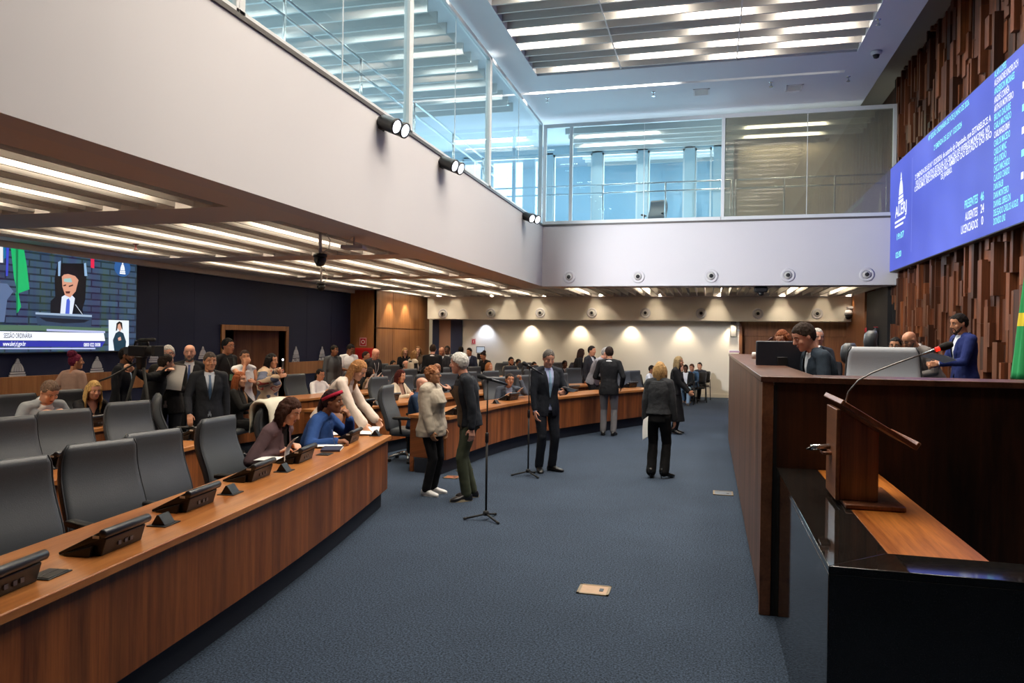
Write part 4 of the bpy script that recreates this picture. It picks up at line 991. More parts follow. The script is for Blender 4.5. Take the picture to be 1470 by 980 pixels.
s = MB(); s.lathe([(0, 0), (.11, 0), (.11, -.05), (.08, -.07), (0, -.07)], 18, caps=False); s.build('collar', M_white, o, smooth=True); s = MB(); s.lathe([(0, -.07), (.07, -.07), (.05, -.13), (0, -.15)], 16, caps=False); s.build('dome', M_black, o, smooth=True)
for i, (x, y, z, l) in enumerate(((938, 132, ZC, 'sprinkler on the high ceiling left of the vent'), (1107, 118, ZC, 'sprinkler on the high ceiling right of the vent'), (1218, 110, ZC, 'sprinkler on the high ceiling near its right border'), (1261, 28, ZC, 'sprinkler on the high ceiling border beside the slats'), (786, 141, ZC, 'sprinkler on the high ceiling above the gallery corner'), (195, 350, ZL, 'red sprinkler under the low ceiling above the video wall'))):
    p = atz(x, y, z); o = empty('sprinkler', p, 0, l, 'sprinkler', 'sprinklers')
    s = MB(); s.lathe([(.012, 0), (.05, 0), (.04, -.01), (.015, -.015), (.012, -.06), (.03, -.09), (.03, -.095)], 12); s.build('body', M_steel if i < 5 else plain('sprinkler_red', '#5a2322', .5), o)
    s = MB(); s.lathe([(0, -.1), (.045, -.1), (.045, -.106), (0, -.106)], 12, caps=False); s.build('deflector', M_steel, o)
for x, y, l in ((1007, 132, 'square white air vent on the high ceiling'), (1140, 126, 'fainter square air vent on the high ceiling, right of the other')):
    p = atz(x, y, ZC); o = empty('air_vent', p, 0, l, 'vent', 'ceiling vents'); s = MB(); s.box((-.19, -.24, -.012), (.19, -.2, 0)).box((-.19, .2, -.012), (.19, .24, 0)).box((-.19, -.24, -.012), (-.15, .24, 0)).box((.15, -.24, -.012), (.19, .24, 0)); s.build('frame', M_white, o)
    s = MB()
    for k in range(7): s.box((-.15, -.18+.055*k, -.01), (.15, -.155+.055*k, -.003))
    s.build('louvre', M_slat, o)
# signs
def sign(px, py, axis, plane, w, h, label, glyph):
    p = at(px, py, axis, plane); o = empty('safety_sign', p, 0, label, 'sign', 'red safety signs')
    s = MB(); s.box((-w/2, -.008, -h/2), (w/2, 0, h/2)); s.build('plate', plain('sign_red', '#b5202c', .5), o)
    s = MB(); t = .012
    for a, b in (((-w/2+t, -h/2+t), (w/2-t, -h/2+2*t)), ((-w/2+t, h/2-2*t), (w/2-t, h/2-t)), ((-w/2+t, -h/2+t), (-w/2+2*t, h/2-t)), ((w/2-2*t, -h/2+t), (w/2-t, h/2-t))): s.box((a[0], -.011, a[1]), (b[0], -.0085, b[1]))
    if glyph == 'ring': s.lathe([(w*.17, .0085), (w*.26, .0085), (w*.26, .011), (w*.17, .011), (w*.17, .0085)], 20, M=Matrix.Rotation(PI/2, 4, 'X'), caps=False)
    else: s.box((-w*.07, -.011, -h*.25), (w*.07, -.0085, h*.12)).box((-w*.04, -.011, h*.12), (w*.12, -.0085, h*.22))
    s.build('pictogram', plain('paper_white', '#e8e6e2', .7), o)
sign(521.3, 490.5, 1, JY, .24, .27, 'square red and white hose sign on the oak jog', 'ring'); sign(680, 490, 1, YB, .16, .2, 'small red extinguisher sign on the white back wall', 'can')
a = at(512.5, 499, 1, JY); b = at(537, 536, 1, JY); o = empty('hose_cabinet', ((a.x+b.x)/2, JY, b.z), 0, 'bright red hose cabinet behind the bald man', 'hose cabinet')
s = MB(); w = (b.x-a.x)/2; s.box((-w, -.14, 0), (w, 0, a.z-b.z)); s.build('case', plain('hose_red', '#c21f1f', .4), o, bevel=.01); s = MB(); s.box((-w+.05, -.15, .05), (w-.05, -.141, a.z-b.z-.05)); d_ = s.build('door', plain('hose_red_door', '#ad1a1c', .35), o, bevel=.004); s = MB(); s.box((w-.12, -.165, .25), (w-.09, -.15, .4)); s.build('handle', M_steel, d_)
p = at(1053, 471, 1, YB-.06); o = empty('wall_panel', (p.x, YB, p.z-.28), 0, 'narrow grey panel fixed to the back wall with a bracket', 'wall panel'); s = MB(); s.box((-.09, -.08, 0), (.09, -.02, .6)); s.build('panel', plain('panel_grey', '#6e6c6a', .5), o, bevel=.006); s = MB(); s.box((.09, -.06, .2), (.2, -.0, .23)).box((.09, -.06, .4), (.2, 0, .43)); s.build('bracket', M_steel, o)
p = at(1274, 480, 1, 21.6); o = empty('fire_extinguisher', (4.522, 21.7, p.z-.3), 0, 'dark fire extinguisher hung in the black passage beside the block wall', 'extinguisher')
s = MB(); s.lathe([(0, 0), (.07, 0), (.075, .02), (.075, .36), (.05, .42), (.025, .44), (.025, .48), (0, .48)], 16, M=Matrix.Translation((-.3, -.1, 0)), caps=False); s.build('cylinder', plain('ext_grey', '#4a4d52', .35), o, smooth=True); s = MB(); s.tube([(-.3, -.1, .46), (-.22, -.12, .45), (-.2, -.12, .25)], .012, 8); s.build('hose', M_black, o, smooth=True); s = MB(); s.box((-.34, -.12, .48), (-.24, -.08, .5)); s.build('lever', plain('sign_red', '#b5202c', .5), o)
p = at(1246, 474, 1, 23.2); o = empty('alarm_bell', (p.x, 23.2, p.z), 0, 'small red alarm lever on the wooden wall left of the passage', 'alarm'); s = MB(); s.lathe([(0, 0), (.1, 0), (.08, .05), (0, .07)], 18, M=Matrix.Rotation(PI/2, 4, 'X'), caps=False); s.build('gong', plain('sign_red', '#b5202c', .5), o, smooth=True); s = MB(); s.box((-.03, -.05, -.2), (.03, 0, -.08)); s.build('switch', plain('sign_red', '#b5202c', .5), o)

# gallery railings
def rail(a, b, n, label):
    a = V(a); b = V(b); o = empty('railing', a, 0, label, 'railing', 'steel railings of the galleries'); d = b-a
    for i in range(n+1):
        q = d*i/n; s = MB(); s.tube([q, q+V((0, 0, 1.33))], .025, 10); s.build('post', M_steel, o, smooth=True)
    for z in (1.33, 1.1): s = MB(); s.tube([V((0, 0, z)), d+V((0, 0, z))], .022, 10); s.build('rail', M_steel, o, smooth=True)
rail((XG-.85, 2, ZS-.14), (XG-.85, 19.4, ZS-.14), 8, 'steel two-bar railing behind the left gallery glass')
rail((XG-.2, 20.9, ZS-.14), (.5, 20.9, ZS-.14), 3, 'steel two-bar railing behind the front gallery glass')
rail((.62, 20.9, ZS-.14), (XR-.1, 20.9, ZS-.14), 3, 'steel two-bar railing behind the frosted gallery pane')
# ================================================================== people
def bmesh_of(mb):
    me = mb.mesh('tmp'); return me
def remesh(mb, voxel, smooth=2, factor=.5):
    me = mb.mesh('tmp'); o = bpy.data.objects.new('tmp', me); COL.objects.link(o)
    r = o.modifiers.new('r', 'REMESH'); r.mode = 'VOXEL'; r.voxel_size = voxel; r.use_smooth_shade = True
    if smooth: s = o.modifiers.new('s', 'SMOOTH'); s.factor = factor; s.iterations = smooth
    out = bpy.data.meshes.new_from_object(o.evaluated_get(bpy.context.evaluated_depsgraph_get()))
    bpy.data.objects.remove(o); bpy.data.meshes.remove(me)
    return out
def wrinkle(me, amp, freq, seed, zs=1.0):
    import numpy as np
    n = len(me.vertices); co = np.empty(n*3, np.float32); nr = np.empty(n*3, np.float32)
    me.vertices.foreach_get('co', co); me.vertices.foreach_get('normal', nr); co = co.reshape(-1, 3); nr = nr.reshape(-1, 3)
    q = co.astype(np.float64)*freq+np.array((seed*3.1, seed*1.7, seed*.9)); nz = noise.noise
    d = np.array([nz(x)+.5*nz(x*2.3) for x in map(V, q.tolist())], np.float32)
    me.vertices.foreach_set('co', (co+nr*(amp*d)[:, None]).ravel()); me.update()
def joinmb(me, mb, mats, first):
    """append the islands of mb (material slots from 'first' on) to the mesh me"""
    bm = bmesh.new(); bm.from_mesh(me); vs = [bm.verts.new(p) for p in mb.v]
    for f, m in zip(mb.f, mb.m):
        try: q = bm.faces.new([vs[i] for i in f]); q.material_index = first+m; q.smooth = True
        except ValueError: pass
    bm.to_mesh(me); bm.free()
def Mx(x, y, z): return Matrix.Translation((x, y, z))
def RX_(a): return Matrix.Rotation(a, 4, 'X')
def RY_(a): return Matrix.Rotation(a, 4, 'Y')
def RZ_(a): return Matrix.Rotation(a, 4, 'Z')
def ik(S, W, a, b, hint):
    S, W, hint = V(S), V(W), V(hint); d = W-S; L = d.length
    if L > (a+b)*.995: W = S+d.normalized()*(a+b)*.995; d = W-S; L = d.length
    x = (a*a-b*b+L*L)/(2*L); h = math.sqrt(max(a*a-x*x, 1e-6)); t = d.normalized(); u = (hint-t*hint.dot(t)).normalized()
    return S+t*x+u*h, W
HEADR = [(-.118, .020, .072, .028), (-.106, .038, .089, .0), (-.086, .051, .092, -.03), (-.06, .060, .091, -.06), (-.03, .067, .091, -.082), (0, .0715, .090, -.093), (.03, .0745, .094, -.098), (.06, .073, .090, -.096), (.086, .063, .072, -.083), (.106, .042, .042, -.056), (.117, .016, .006, -.022)]
def headlerp(z):
    for a, b in zip(HEADR, HEADR[1:]):
        if a[0] <= z <= b[0]:
            t = (z-a[0])/(b[0]-a[0]); return tuple(x+(y-x)*t for x, y in zip(a, b))
    return HEADR[0] if z < HEADR[0][0] else HEADR[-1]
class Person: pass
GROUPED = {}
SEQ = [0]
def person(label, loc, yaw, **k):
    """local frame: +Y forward, +X the person's right, built for 1.75 m then scaled by k['size']"""
    SEQ[0] += 1; seed = SEQ[0]
    g = k.get; fem = g('fem', False); lod = g('lod', 1); sit = g('sit', False)
    vb = (.0075, .010, .014)[lod]; vc = (.009, .013, .019)[lod]
    lean, hunch, twist, side = R(g('lean', 2)), R(g('hunch', 6)), R(g('twist', 0)), R(g('tilt', 0))
    fat = g('fat', 1.0)
    pz = g('pelvis', .55 if sit else .95); pel = Mx(0, g('bodyy', 0), pz) @ RY_(side)
    N_ = 27; SP = []; pos = V((0, 0, 0))
    for i in range(N_+1):
        t = i/N_; a = lean*.75+(lean*.25+hunch)*t; Mq = RZ_(twist*t) @ RX_(-a)
        SP.append(pel @ Matrix.Translation(pos) @ Mq); pos = pos+(Mq @ V((0, 0, .54/N_))-Mq @ V((0, 0, 0)))
    def S(h):
        if h < 0: return SP[0] @ Mx(0, 0, h)
        i = min(int(h/.54*N_), N_); return SP[i] @ Mx(0, 0, h-i*.54/N_)
    if sit:
        def S0(h): return (pel @ Mx(0, 0, h)) if h < 0 else S(h)
    else: S0 = S
    sh = .152 if fem else .178
    hy, hp, hr = g('head', (0, 5, 0)); nb = S(.53) @ V((0, -.008, 0))
    up = ((S(.53).to_3x3() @ V((0, 0, 1)))*.55+V((0, 0, .45))).normalized(); fwd = RZ_(R(hy)+twist) @ V((0, 1, 0))
    hc = nb+up*.125+fwd*(.028+.035*math.sin(R(hp)))-V((0, 0, .015*math.sin(R(abs(hp)))))
    HM = Matrix.Translation(hc) @ RZ_(R(hy)+twist) @ RX_(-R(hp)) @ RY_(R(hr))
    if fem: HM = HM @ Matrix.Scale(.95, 4)
    top = (HM @ V((0, -.01, .125))).z
    if 'topz' in k: size = k['topz']/top
    else: size = g('size', 1.0)
    size = max(.8, min(1.16, size))
    # ---- limbs
    arms = {}
    for sd, nm in ((1, 'R'), (-1, 'L')):
        Sj = S(.455) @ V((sd*sh, -.005, 0)); tgt = g('arm'+nm, 'down')
        if tgt == 'down': tgt = (sd*.235, .04, pz-.13) if not sit else (sd*.2, .30, .62)
        elif tgt == 'desk': tgt = (sd*.16, .40, .86)
        elif tgt == 'lap': tgt = (sd*.08, .34, .66)
        if g('w'+nm): tgt = RZ_(-yaw) @ ((V(g('w'+nm))-V(loc))/size)
        tgt = V(tgt); hint = V(g('elb'+nm, (sd*.5, -.6, -.5)))
        E, W = ik(Sj, tgt, .29, .255, hint); arms[nm] = (sd, Sj, E, W)
    legs = {}
    for sd, nm in ((1, 'R'), (-1, 'L')):
        Hj = pel @ V((sd*.092, 0, -.03))
        if sit: an = g('foot'+nm, (sd*.11, .42, .09))
        else: an = g('foot'+nm, (sd*.10, 0, .09))
        K, A = ik(Hj, an, .43, .42, g('knee'+nm, (sd*.15, 1, .25)) if sit else g('knee'+nm, (sd*.05, 1, 0))); legs[nm] = (sd, Hj, K, A)
    def torso(mb, off, h0, h1, flare=0, bust=1):
        prof = [(-.16, .165, .115, 0), (-.08, .172, .12, 0), (0, .165, .117, 0), (.07, .150, .108, .004), (.14, .143, .103, .005), (.22, .152, .112, .006), (.31, .163, .122, .006), (.39, .166, .115, .0), (.44, .155, .098, -.006), (.48, .118, .08, -.01), (.515, .075, .064, -.01)]
        if fem: prof = [(-.16, .172, .118, 0), (-.08, .176, .122, 0), (0, .162, .112, 0), (.07, .138, .1, .004), (.14, .126, .095, .005), (.22, .138, .108, .012), (.3, .146, .125, .022), (.37, .148, .108, .006), (.43, .138, .09, -.004), (.475, .105, .074, -.01), (.51, .066, .06, -.01)]
        rings = []
        def ring(h, w, d, cy, n=22):
            w2 = w*fat**.6+off; d2 = d*fat+off; M = S0(h)
            return [M @ V((w2*math.copysign(abs(math.cos(a))**.82, math.cos(a)), cy+(fat-1)*.05+d2*math.copysign(abs(math.sin(a))**.9, math.sin(a)), 0)) for a in (2*PI*q/n for q in range(n))]
        hs = [p for p in prof if h0-.001 <= p[0] <= h1+.001]
        for h, w, d, cy in hs:
            f = 1+flare*max(0, (.1-h)/.26); rings.append(ring(h, w*f, d*f, cy))
        mb.loft(rings)
        for sd in (1, -1):   # shoulder slope
            mb.cap(S(.475) @ V((sd*.05, -.008, 0)), .052+off, S(.452) @ V((sd*(sh-.01), -.005, 0)), .05+off)
    def arm(mb, nm, r0, r1, r2, frac=1.0, puff=0):
        sd, Sj, E, W = arms[nm]
        mb.cap(Sj, r0, E, r1)
        if frac > 0: mb.cap(E, r1, E.lerp(W, frac), r2+puff)
    # ---- skin body
    b = MB(); torso(b, -.018, 0, .52)
    if sit: b.ell(V((0, -.01, pz-.02)), (.15, .13, .1))
    else: b.ell(V((0, 0, pz-.03)), (.135, .09, .1))
    b.cap(S(.49) @ V((0, -.012, 0)), .056 if not fem else .047, HM @ V((0, -.022, -.055)), .053 if not fem else .045)
    for nm in 'RL':
        arm(b, nm, .047, .038, .026); sd, Hj, K, A = legs[nm]
        b.cap(Hj, .078, K, .052); b.cap(K, .05, A, .036); fd = RZ_(R(g('toe'+nm, -sd*8))) @ V((0, 1, 0)); b.cap(A+V((0, 0, -.045)), .024, A+V((0, 0, -.066))+fd*.11, .014)
    rings = []
    for z, w, yf, yb in HEADR:
        c = (yf+yb)/2; d = (yf-yb)/2
        rings.append([HM @ V((w*math.copysign(abs(math.cos(a))**.85, math.cos(a)), c+d*math.copysign(abs(math.sin(a))**.92, math.sin(a)), z)) for a in (2*PI*q/24 for q in range(24))])
    b.loft(rings)
    b.cap(HM @ V((0, .092, .018)), .0095, HM @ V((0, .113, -.02)), .0125, 8); 
    for sd in (1, -1):
        b.ell((sd*.011, .101, -.027), (.0095, .011, .008), 8, 6, M=HM); b.ell((sd*.076, -.004, -.004), (.011, .02, .032), 10, 8, M=HM); b.ell((sd*.042, .066, -.025), (.024, .022, .026), 10, 8, M=HM)
        b.cap(HM @ V((sd*.012, .087, .034)), .0085, HM @ V((sd*.047, .072, .03)), .0085, 8)
    b.ell((0, .083, -.057), (.028, .013, .016), 12, 8, M=HM); b.ell((0, .083, -.1), (.02, .012, .013), 10, 8, M=HM)
    # hands
    for nm in 'RL':
        sd, Sj, E, W = arms[nm]; d = V(g('hdir'+nm)) if g('hdir'+nm) else (W-E); d = d.normalized()
        n = V(g('palm'+nm)) if g('palm'+nm) else V((-sd, .15, -.1)); n = (n-d*n.dot(d)).normalized(); s_ = d.cross(n)*sd
        curl = g('curl'+nm, .4); L = .92 if fem else 1
        for q, o_ in enumerate((.028, .010, -.009, -.026)):
            k0 = W+d*.085*L+s_*o_; b.cap(W+s_*o_*.6, .0155, k0, .0125, 8)
            p = k0; a = 0; ln = (.042, .046, .043, .034)[q]*L
            for j, (f, r_) in enumerate(((1, .0098), (.68, .0088), (.55, .0078))):
                a += R((55, 75, 45)[j])*curl; dd = d*math.cos(a)+n*math.sin(a)+s_*(.05*(1.2-q*.8)*(1-curl)); q2 = p+dd.normalized()*ln*f; b.cap(p, r_, q2, r_*.92, 8); p = q2
        t0 = W+d*.022+s_*.026; t1 = t0+(d*.62+s_*.62+n*.35).normalized()*.042; t2 = t1+(d*.85+s_*.2+n*(.25+.4*curl)).normalized()*.032
        b.cap(t0, .0135, t1, .0115, 8); b.cap(t1, .011, t2, .009, 8); b.cap(W-d*.01, .026, W+d*.03, .024, 10)
    me = remesh(b, vb, 2, .45); me.name = 'person'
    sk = skin(g('skin', 'light')); me.materials.append(sk); hairc = g('hairc', '#1d1613')
    f = MB(); mats = [plain('eye_white', '#d9d4cc', .25), plain('eye_iris', '#1d120c', .15), plain('lips_'+g('lips', '#9a5a4c').strip('#'), g('lips', '#9a5a4c'), .45), hairmat(g('browc', hairc))]
    for m in mats: me.materials.append(m)
    for sd in (1, -1):
        f.ell((sd*.031, .0835, .010), (.0125, .0075, .0045), 10, 6, 0, HM); f.ell((sd*.031, .0880, .0095), (.0056, .004, .0048), 8, 6, 1, HM)
        f.tube([HM @ V((sd*x, y, z)) for x, y, z in ((.014, .0965, .029), (.03, .093, .0345), (.05, .0785, .029))], [.0032, .0042, .0025], 6, 3)
    f.ell((0, .0955, -.0535), (.021, .0045, .0042), 10, 6, 2, HM); f.ell((0, .0955, -.0615), (.018, .0048, .005), 10, 6, 2, HM)
    joinmb(me, f, mats, 1)
    root = link('person', me); me.polygons.foreach_set('use_smooth', [True]*len(me.polygons))
    root.location = loc; root.rotation_euler = (0, 0, yaw); root.scale = (size,)*3
    tag(root, label, 'person', g('group'))
    P_ = Person(); P_.root = root; P_.S = S; P_.HM = HM; P_.arms = arms; P_.size = size
    def part(name, me, mats):
        me.name = name
        for m in (mats if isinstance(mats, list) else [mats]): me.materials.append(m)
        return link(name, me, root, True)
    # ---- trousers and shoes
    tc = g('trousers', '#16171b'); t = MB(); tf = g('flare', 0)
    if sit: t.ell(V((0, -.01, pz-.015)), (.172*fat**.5, .145, .118))
    else:
        rr = []
        for h, w, d in ((-.12, .15, .11), (-.06, .162, .113), (0, .158, .106), (.06, .14, .096)): rr.append([S(h) @ V(((w*fat**.5+.002)*math.cos(a), (d*fat**.7+.002)*math.sin(a), 0)) for a in (2*PI*q/20 for q in range(20))])
        t.loft(rr)
    for nm in 'RL':
        sd, Hj, K, A = legs[nm]; t.cap(Hj, .098*fat**.4, K, .068+tf*.3); t.cap(K, .068+tf*.3, A+V((0, 0, .0)), .06+tf)
    if g('skirt'):
        zz = g('skirt'); rr = []
        for i in range(6):
            q = i/5; z = pz+.05-(pz+.05-zz)*q; rr.append([V(((.16+.07*q)*math.cos(a), (.125+.1*q)*math.sin(a), z)) for a in (2*PI*u/24 for u in range(24))])
        t.loft(rr)
    tm = remesh(t, vc*1.1, 2); wrinkle(tm, .006, 9, seed, .6); part('skirt' if g('skirt') else 'trousers', tm, cloth(tc))
    for nm in 'RL':
        sd, Hj, K, A = legs[nm]; a = R(g('toe'+nm, -sd*8)); M = Mx(A.x, A.y, A.z-.09) @ RZ_(a); heel = g('heel', 0); sm = MB(); rings = []
        for y, w, z0, z1 in ((-.075, .022, .012, .05), (-.065, .033, 0, .08), (-.02, .037, 0, .10), (.03, .04, 0, .088), (.09, .046, 0, .062), (.15, .044, 0, .048), (.185, .028, .004, .036), (.197, .012, .01, .024)):
            lift = heel*max(0, min(1, (.10-y)/.16)); rings.append([M @ V((x, y, lift+(z0+z1)/2+z)) for x, z in rbox(0, 0, 2*w, (z1-z0), min(w, (z1-z0)/2)*.8, 4)])
        sm.loft(rings)
        if heel: sm.cap(M @ V((0, -.05, .006)), .006, M @ V((0, -.055, heel+.01)), .014, 8)
        sm.v = [(p[0], p[1], p[2]) for p in sm.v]; mm = sm.mesh('shoe'); bm = bmesh.new(); bm.from_mesh(mm); bmesh.ops.recalc_face_normals(bm, faces=bm.faces[:]); bm.to_mesh(mm); bm.free()
        so = part('shoe', mm, plain('shoe_'+g('shoe', '#0f0f10').strip('#'), g('shoe', '#0f0f10'), .35))
        if g('sole'):
            s2 = MB(); s2.loft([[M @ V((x, y, z)) for x, y in [(.042*math.cos(u)*(1.1 if math.sin(u) > 0 else .85), .06+.14*math.sin(u)) for u in (2*PI*q/20 for q in range(20))]] for z in (-.002, .028)])
            s2.build('sole', plain('sole_'+g('sole').strip('#'), g('sole'), .6), so)
    # ---- upper clothes
    kind = g('top', 'suit'); shirtc = g('shirt', '#e4e4e8'); topc = g('topc', '#1b1d24')
    def bvh(me): return BVHTree.FromPolygons([v.co[:] for v in me.vertices], [p.vertices[:] for p in me.polygons])
    def onto(tree, h, x, off):
        M = S0(h); o = M @ V((x, .45, 0)); d = (M.to_3x3() @ V((0, -1, 0))).normalized(); hit = tree.ray_cast(o, d)
        return (hit[0]-d*off) if hit[0] else M @ V((x, .13, 0))
    def collar(mb, r=.062, up_=.035):
        M = S(.505)
        for q in range(14):
            a = 2*PI*q/14; a2 = 2*PI*(q+1)/14
            zf = lambda a: .0+.022*(1-math.sin(a))*.5
            mb.cap(M @ V((r*math.cos(a), -.012+r*math.sin(a), zf(a))), .0115, M @ V((r*math.cos(a2), -.012+r*math.sin(a2), zf(a2))), .0115, 8)
    sleeve = g('sleeve', 1.0); outer = None
    if kind in ('suit', 'open'):
        s = MB(); torso(s, -.002, -.08, .52); collar(s)
        for nm in 'RL': arm(s, nm, .045, .04, .036, .97)
        sme = remesh(s, vc, 2); st = bvh(sme); part('shirt', sme, cloth(shirtc, .75))
        if g('tie'):
            tm_ = MB(); rows = []
            for i in range(16):
                q = i/15; h = .485-.40*q; w = .011+.02*q**.8 if i else .016
                if i == 15: w = .004
                rows.append([onto(st, h, x, .006+.006*(1-abs(x)/w if w else 0)) for x in (-w, 0, w)])
            tm_.v = [tuple(p) for r_ in rows for p in r_]+[tuple(V(p)-(S(.3).to_3x3() @ V((0, .006, 0)))) for r_ in rows for p in r_]; nn = 48
            for i in range(15):
                for j in range(2): a = i*3+j; tm_.f.append((a, a+1, a+4, a+3)); tm_.m.append(0); tm_.f.append((nn+a, nn+a+3, nn+a+4, nn+a+1)); tm_.m.append(0)
            mm = tm_.mesh('tie'); part('tie', mm, plain('tie_'+g('tie').strip('#'), g('tie'), .45, bump=.2, bscale=300))
        j = MB(); hem = -.16 if not sit else -.06; torso(j, .018, hem, .49, g('flarej', .05))
        for q in range(10):
            a1, a2 = PI*.95+PI*1.1*q/10, PI*.95+PI*1.1*(q+1)/10; cr_ = .073 if not fem else .062; j.cap(S(.5) @ V((cr_*math.cos(a1), -.014+cr_*math.sin(a1), .012-.012*math.sin(a1))), .012, S(.5) @ V((cr_*math.cos(a2), -.014+cr_*math.sin(a2), .012-.012*math.sin(a2))), .012, 8)
        for nm in 'RL': arm(j, nm, .066 if not fem else .056, .053, .042, .93)
        jm = remesh(j, vc, 3); wrinkle(jm, .0055, 11, seed); jt = bvh(jm)
        top_w = g('vw', .066); zb = g('vbot', .15)
        def vw(h):
            if h >= zb-1e-6: return .006+(top_w-.006)*min(1, (h-zb)/(.47-zb))**.85
            return -1 if kind == 'suit' and h > .02 else (.012+(.02-h)*.12 if kind == 'suit' else -1)
        if kind == 'open':
            def vw(h): return .05+.03*max(0, (h-.1))/.4
        bm = bmesh.new(); bm.from_mesh(jm); I = [S0(h).inverted() for h in (-.1, 0, .1, .2, .3, .4, .48)]; hs = (-.1, 0, .1, .2, .3, .4, .48); kill = []
        for fc in bm.faces:
            c = fc.calc_center_median(); best = min(range(7), key=lambda q: abs((I[q] @ c).z)); l = I[best] @ c; h = hs[best]+l.z
            if l.y > .02 and abs(l.x) < vw(h) and abs(l.z) < .12: kill.append(fc)
        bmesh.ops.delete(bm, geom=kill, context='FACES'); bm.to_mesh(jm); bm.free()
        jo = part('jacket', jm, cloth(topc)); 
        if lod < 2:
            for sd in (1, -1):
                L = MB(); rows = []
                for i in range(11):
                    q = i/10; h = zb+(.475-zb)*q; w0 = vw(h)-.006; w1 = w0+(.012+.046*math.sin(PI*min(1, q*.75))*(1 if q < .78 else .6))
                    rows.append([onto(jt, h, sd*x, o_) for x, o_ in ((w0, .002), ((w0+w1)/2, .009), (w1, .005))])
                L.v = [tuple(p) for r_ in rows for p in r_]
                for i in range(10):
                    for c in range(2): a = i*3+c; L.f.append((a, a+1, a+4, a+3) if sd < 0 else (a, a+3, a+4, a+1)); L.m.append(0)
                lo = L.mesh('lapel'); lo.materials.append(cloth(g('lapelc', topc))); ob = link('lapel', lo, jo, True)
        outer = jt
    else:
        j = MB(); loose = g('loose', .012); hem = g('hem', -.12 if not sit else -.06); torso(j, loose, hem, .505 if kind != 'tank' else .45, g('flarej', .04))
        if kind == 'shirt': collar(j, .064 if not fem else .054)
        if kind == 'tank':
            for sd in (1, -1): j.cap(S(.44) @ V((sd*.09, .05, 0)), .03, S(.5) @ V((sd*.08, -.02, 0)), .03)
        if sleeve > 0:
            for nm in 'RL':
                sd, Sj, E, W = arms[nm]
                if sleeve < .5: j.cap(Sj, .058+loose*.5, Sj.lerp(E, sleeve*2), .056+loose*.6)
                else: arm(j, nm, .054+loose*.6, .044+loose*.7, .034+loose*.5, min(.97, (sleeve-.5)*2), g('puff', 0))
        jm = remesh(j, vc, 3); wrinkle(jm, g('wr', .007), 10, seed); outer = bvh(jm)
        if g('vneck'):
            bm = bmesh.new(); bm.from_mesh(jm); I = S(.46).inverted(); kill = []
            for fc in bm.faces:
                l = I @ fc.calc_center_median()
                if l.y > .02 and abs(l.x) < (l.z+g('vneck'))*.55 and l.z > -g('vneck'): kill.append(fc)
            bmesh.ops.delete(bm, geom=kill, context='FACES'); bm.to_mesh(jm); bm.free()
        part({'shirt': 'shirt', 'blouse': 'blouse', 'tshirt': 't_shirt', 'tank': 'top', 'sweater': 'jacket'}.get(kind, 'shirt'), jm, g('topmat') or cloth(topc))
    P_.outer = outer; P_.onto = onto
    if g('vest'):
        j = MB(); torso(j, .03, -.13, .47, .05); vm = remesh(j, vc, 3); wrinkle(vm, .008, 8, seed)
        part('vest', vm, cloth(g('vest')))
    if g('lanyard'):
        pts = [onto(outer, h, x, .006) for x, h in ((-.065, .475), (-.055, .42), (-.035, .33), (-.01, .22), (.01, .22), (.035, .33), (.055, .42), (.065, .475))]
        s = MB(); s.tube(pts, .004, 6); lo = s.build('lanyard', plain('lanyard_'+g('lanyard').strip('#'), g('lanyard'), .6), root, smooth=True)
        c = onto(outer, .17, 0, .012); M = Matrix.Translation(c) @ S(.17).to_3x3().to_4x4(); s = MB(); s.box((-.033, -.003, -.05), (.033, .003, .05), M=M); s.build('badge', plain('badge_'+g('badge', '#4fae6a').strip('#'), g('badge', '#4fae6a'), .4), lo)
    # ---- hair
    st = g('hair', 'short')
    if st != 'none':
        h = MB(); bm = bmesh.new(); nu, nv = 44, 26; grid = []; hx = g('hvol', 1.0)
        for i in range(nv+1):
            t = -PI/2+PI*i/nv; row = []
            for u in range(nu):
                a = 2*PI*u/nu; row.append(V((math.cos(t)*math.cos(a)*.083*hx, -.006+math.cos(t)*math.sin(a)*.108*hx, .018+math.sin(t)*.112*(1+(hx-1)*.6))))
            grid.append(row)
        longh = st in ('long', 'bob', 'wavy')
        def keep(p):
            x, y, z = p; jit = .008*noise.noise(V((x*40, y*40, seed)))
            if st == 'bald': return False
            if st == 'ring': return (y < .015 and -.085 < z < .03+jit) 
            if y > .058+jit: return z > g('hairline', .07)+jit-(abs(x)-.04)*.3
            if y > .0: return z > (y/.058)*.045-.005+jit-(.035 if longh else 0)
            if y > -.035: return z > -.03-(.06 if longh else 0)
            return z > -.095
        vs = {}
        for i in range(nv):
            for u in range(nu):
                q = [(i, u), (i, (u+1) % nu), (i+1, (u+1) % nu), (i+1, u)]; c = sum((grid[a][b] for a, b in q), V())/4
                if keep(c):
                    try: bm.faces.new([vs.setdefault(z, bm.verts.new(grid[z[0]][z[1]])) for z in q])
                    except ValueError: pass
        bmesh.ops.remove_doubles(bm, verts=bm.verts[:], dist=.0004)
        bmesh.ops.recalc_face_normals(bm, faces=bm.faces[:])
        geom = bmesh.ops.solidify(bm, geom=bm.faces[:], thickness=.014 if st != 'buzz' else .010)
        bm.verts.ensure_lookup_table(); bm.verts.index_update()
        h.add([HM @ v.co for v in bm.verts], [[v.index for v in f_.verts] for f_ in bm.faces]); bm.free()
        HY = Matrix.Translation(hc) @ RZ_(R(hy)+twist) @ RX_(-R(hp)*.55)
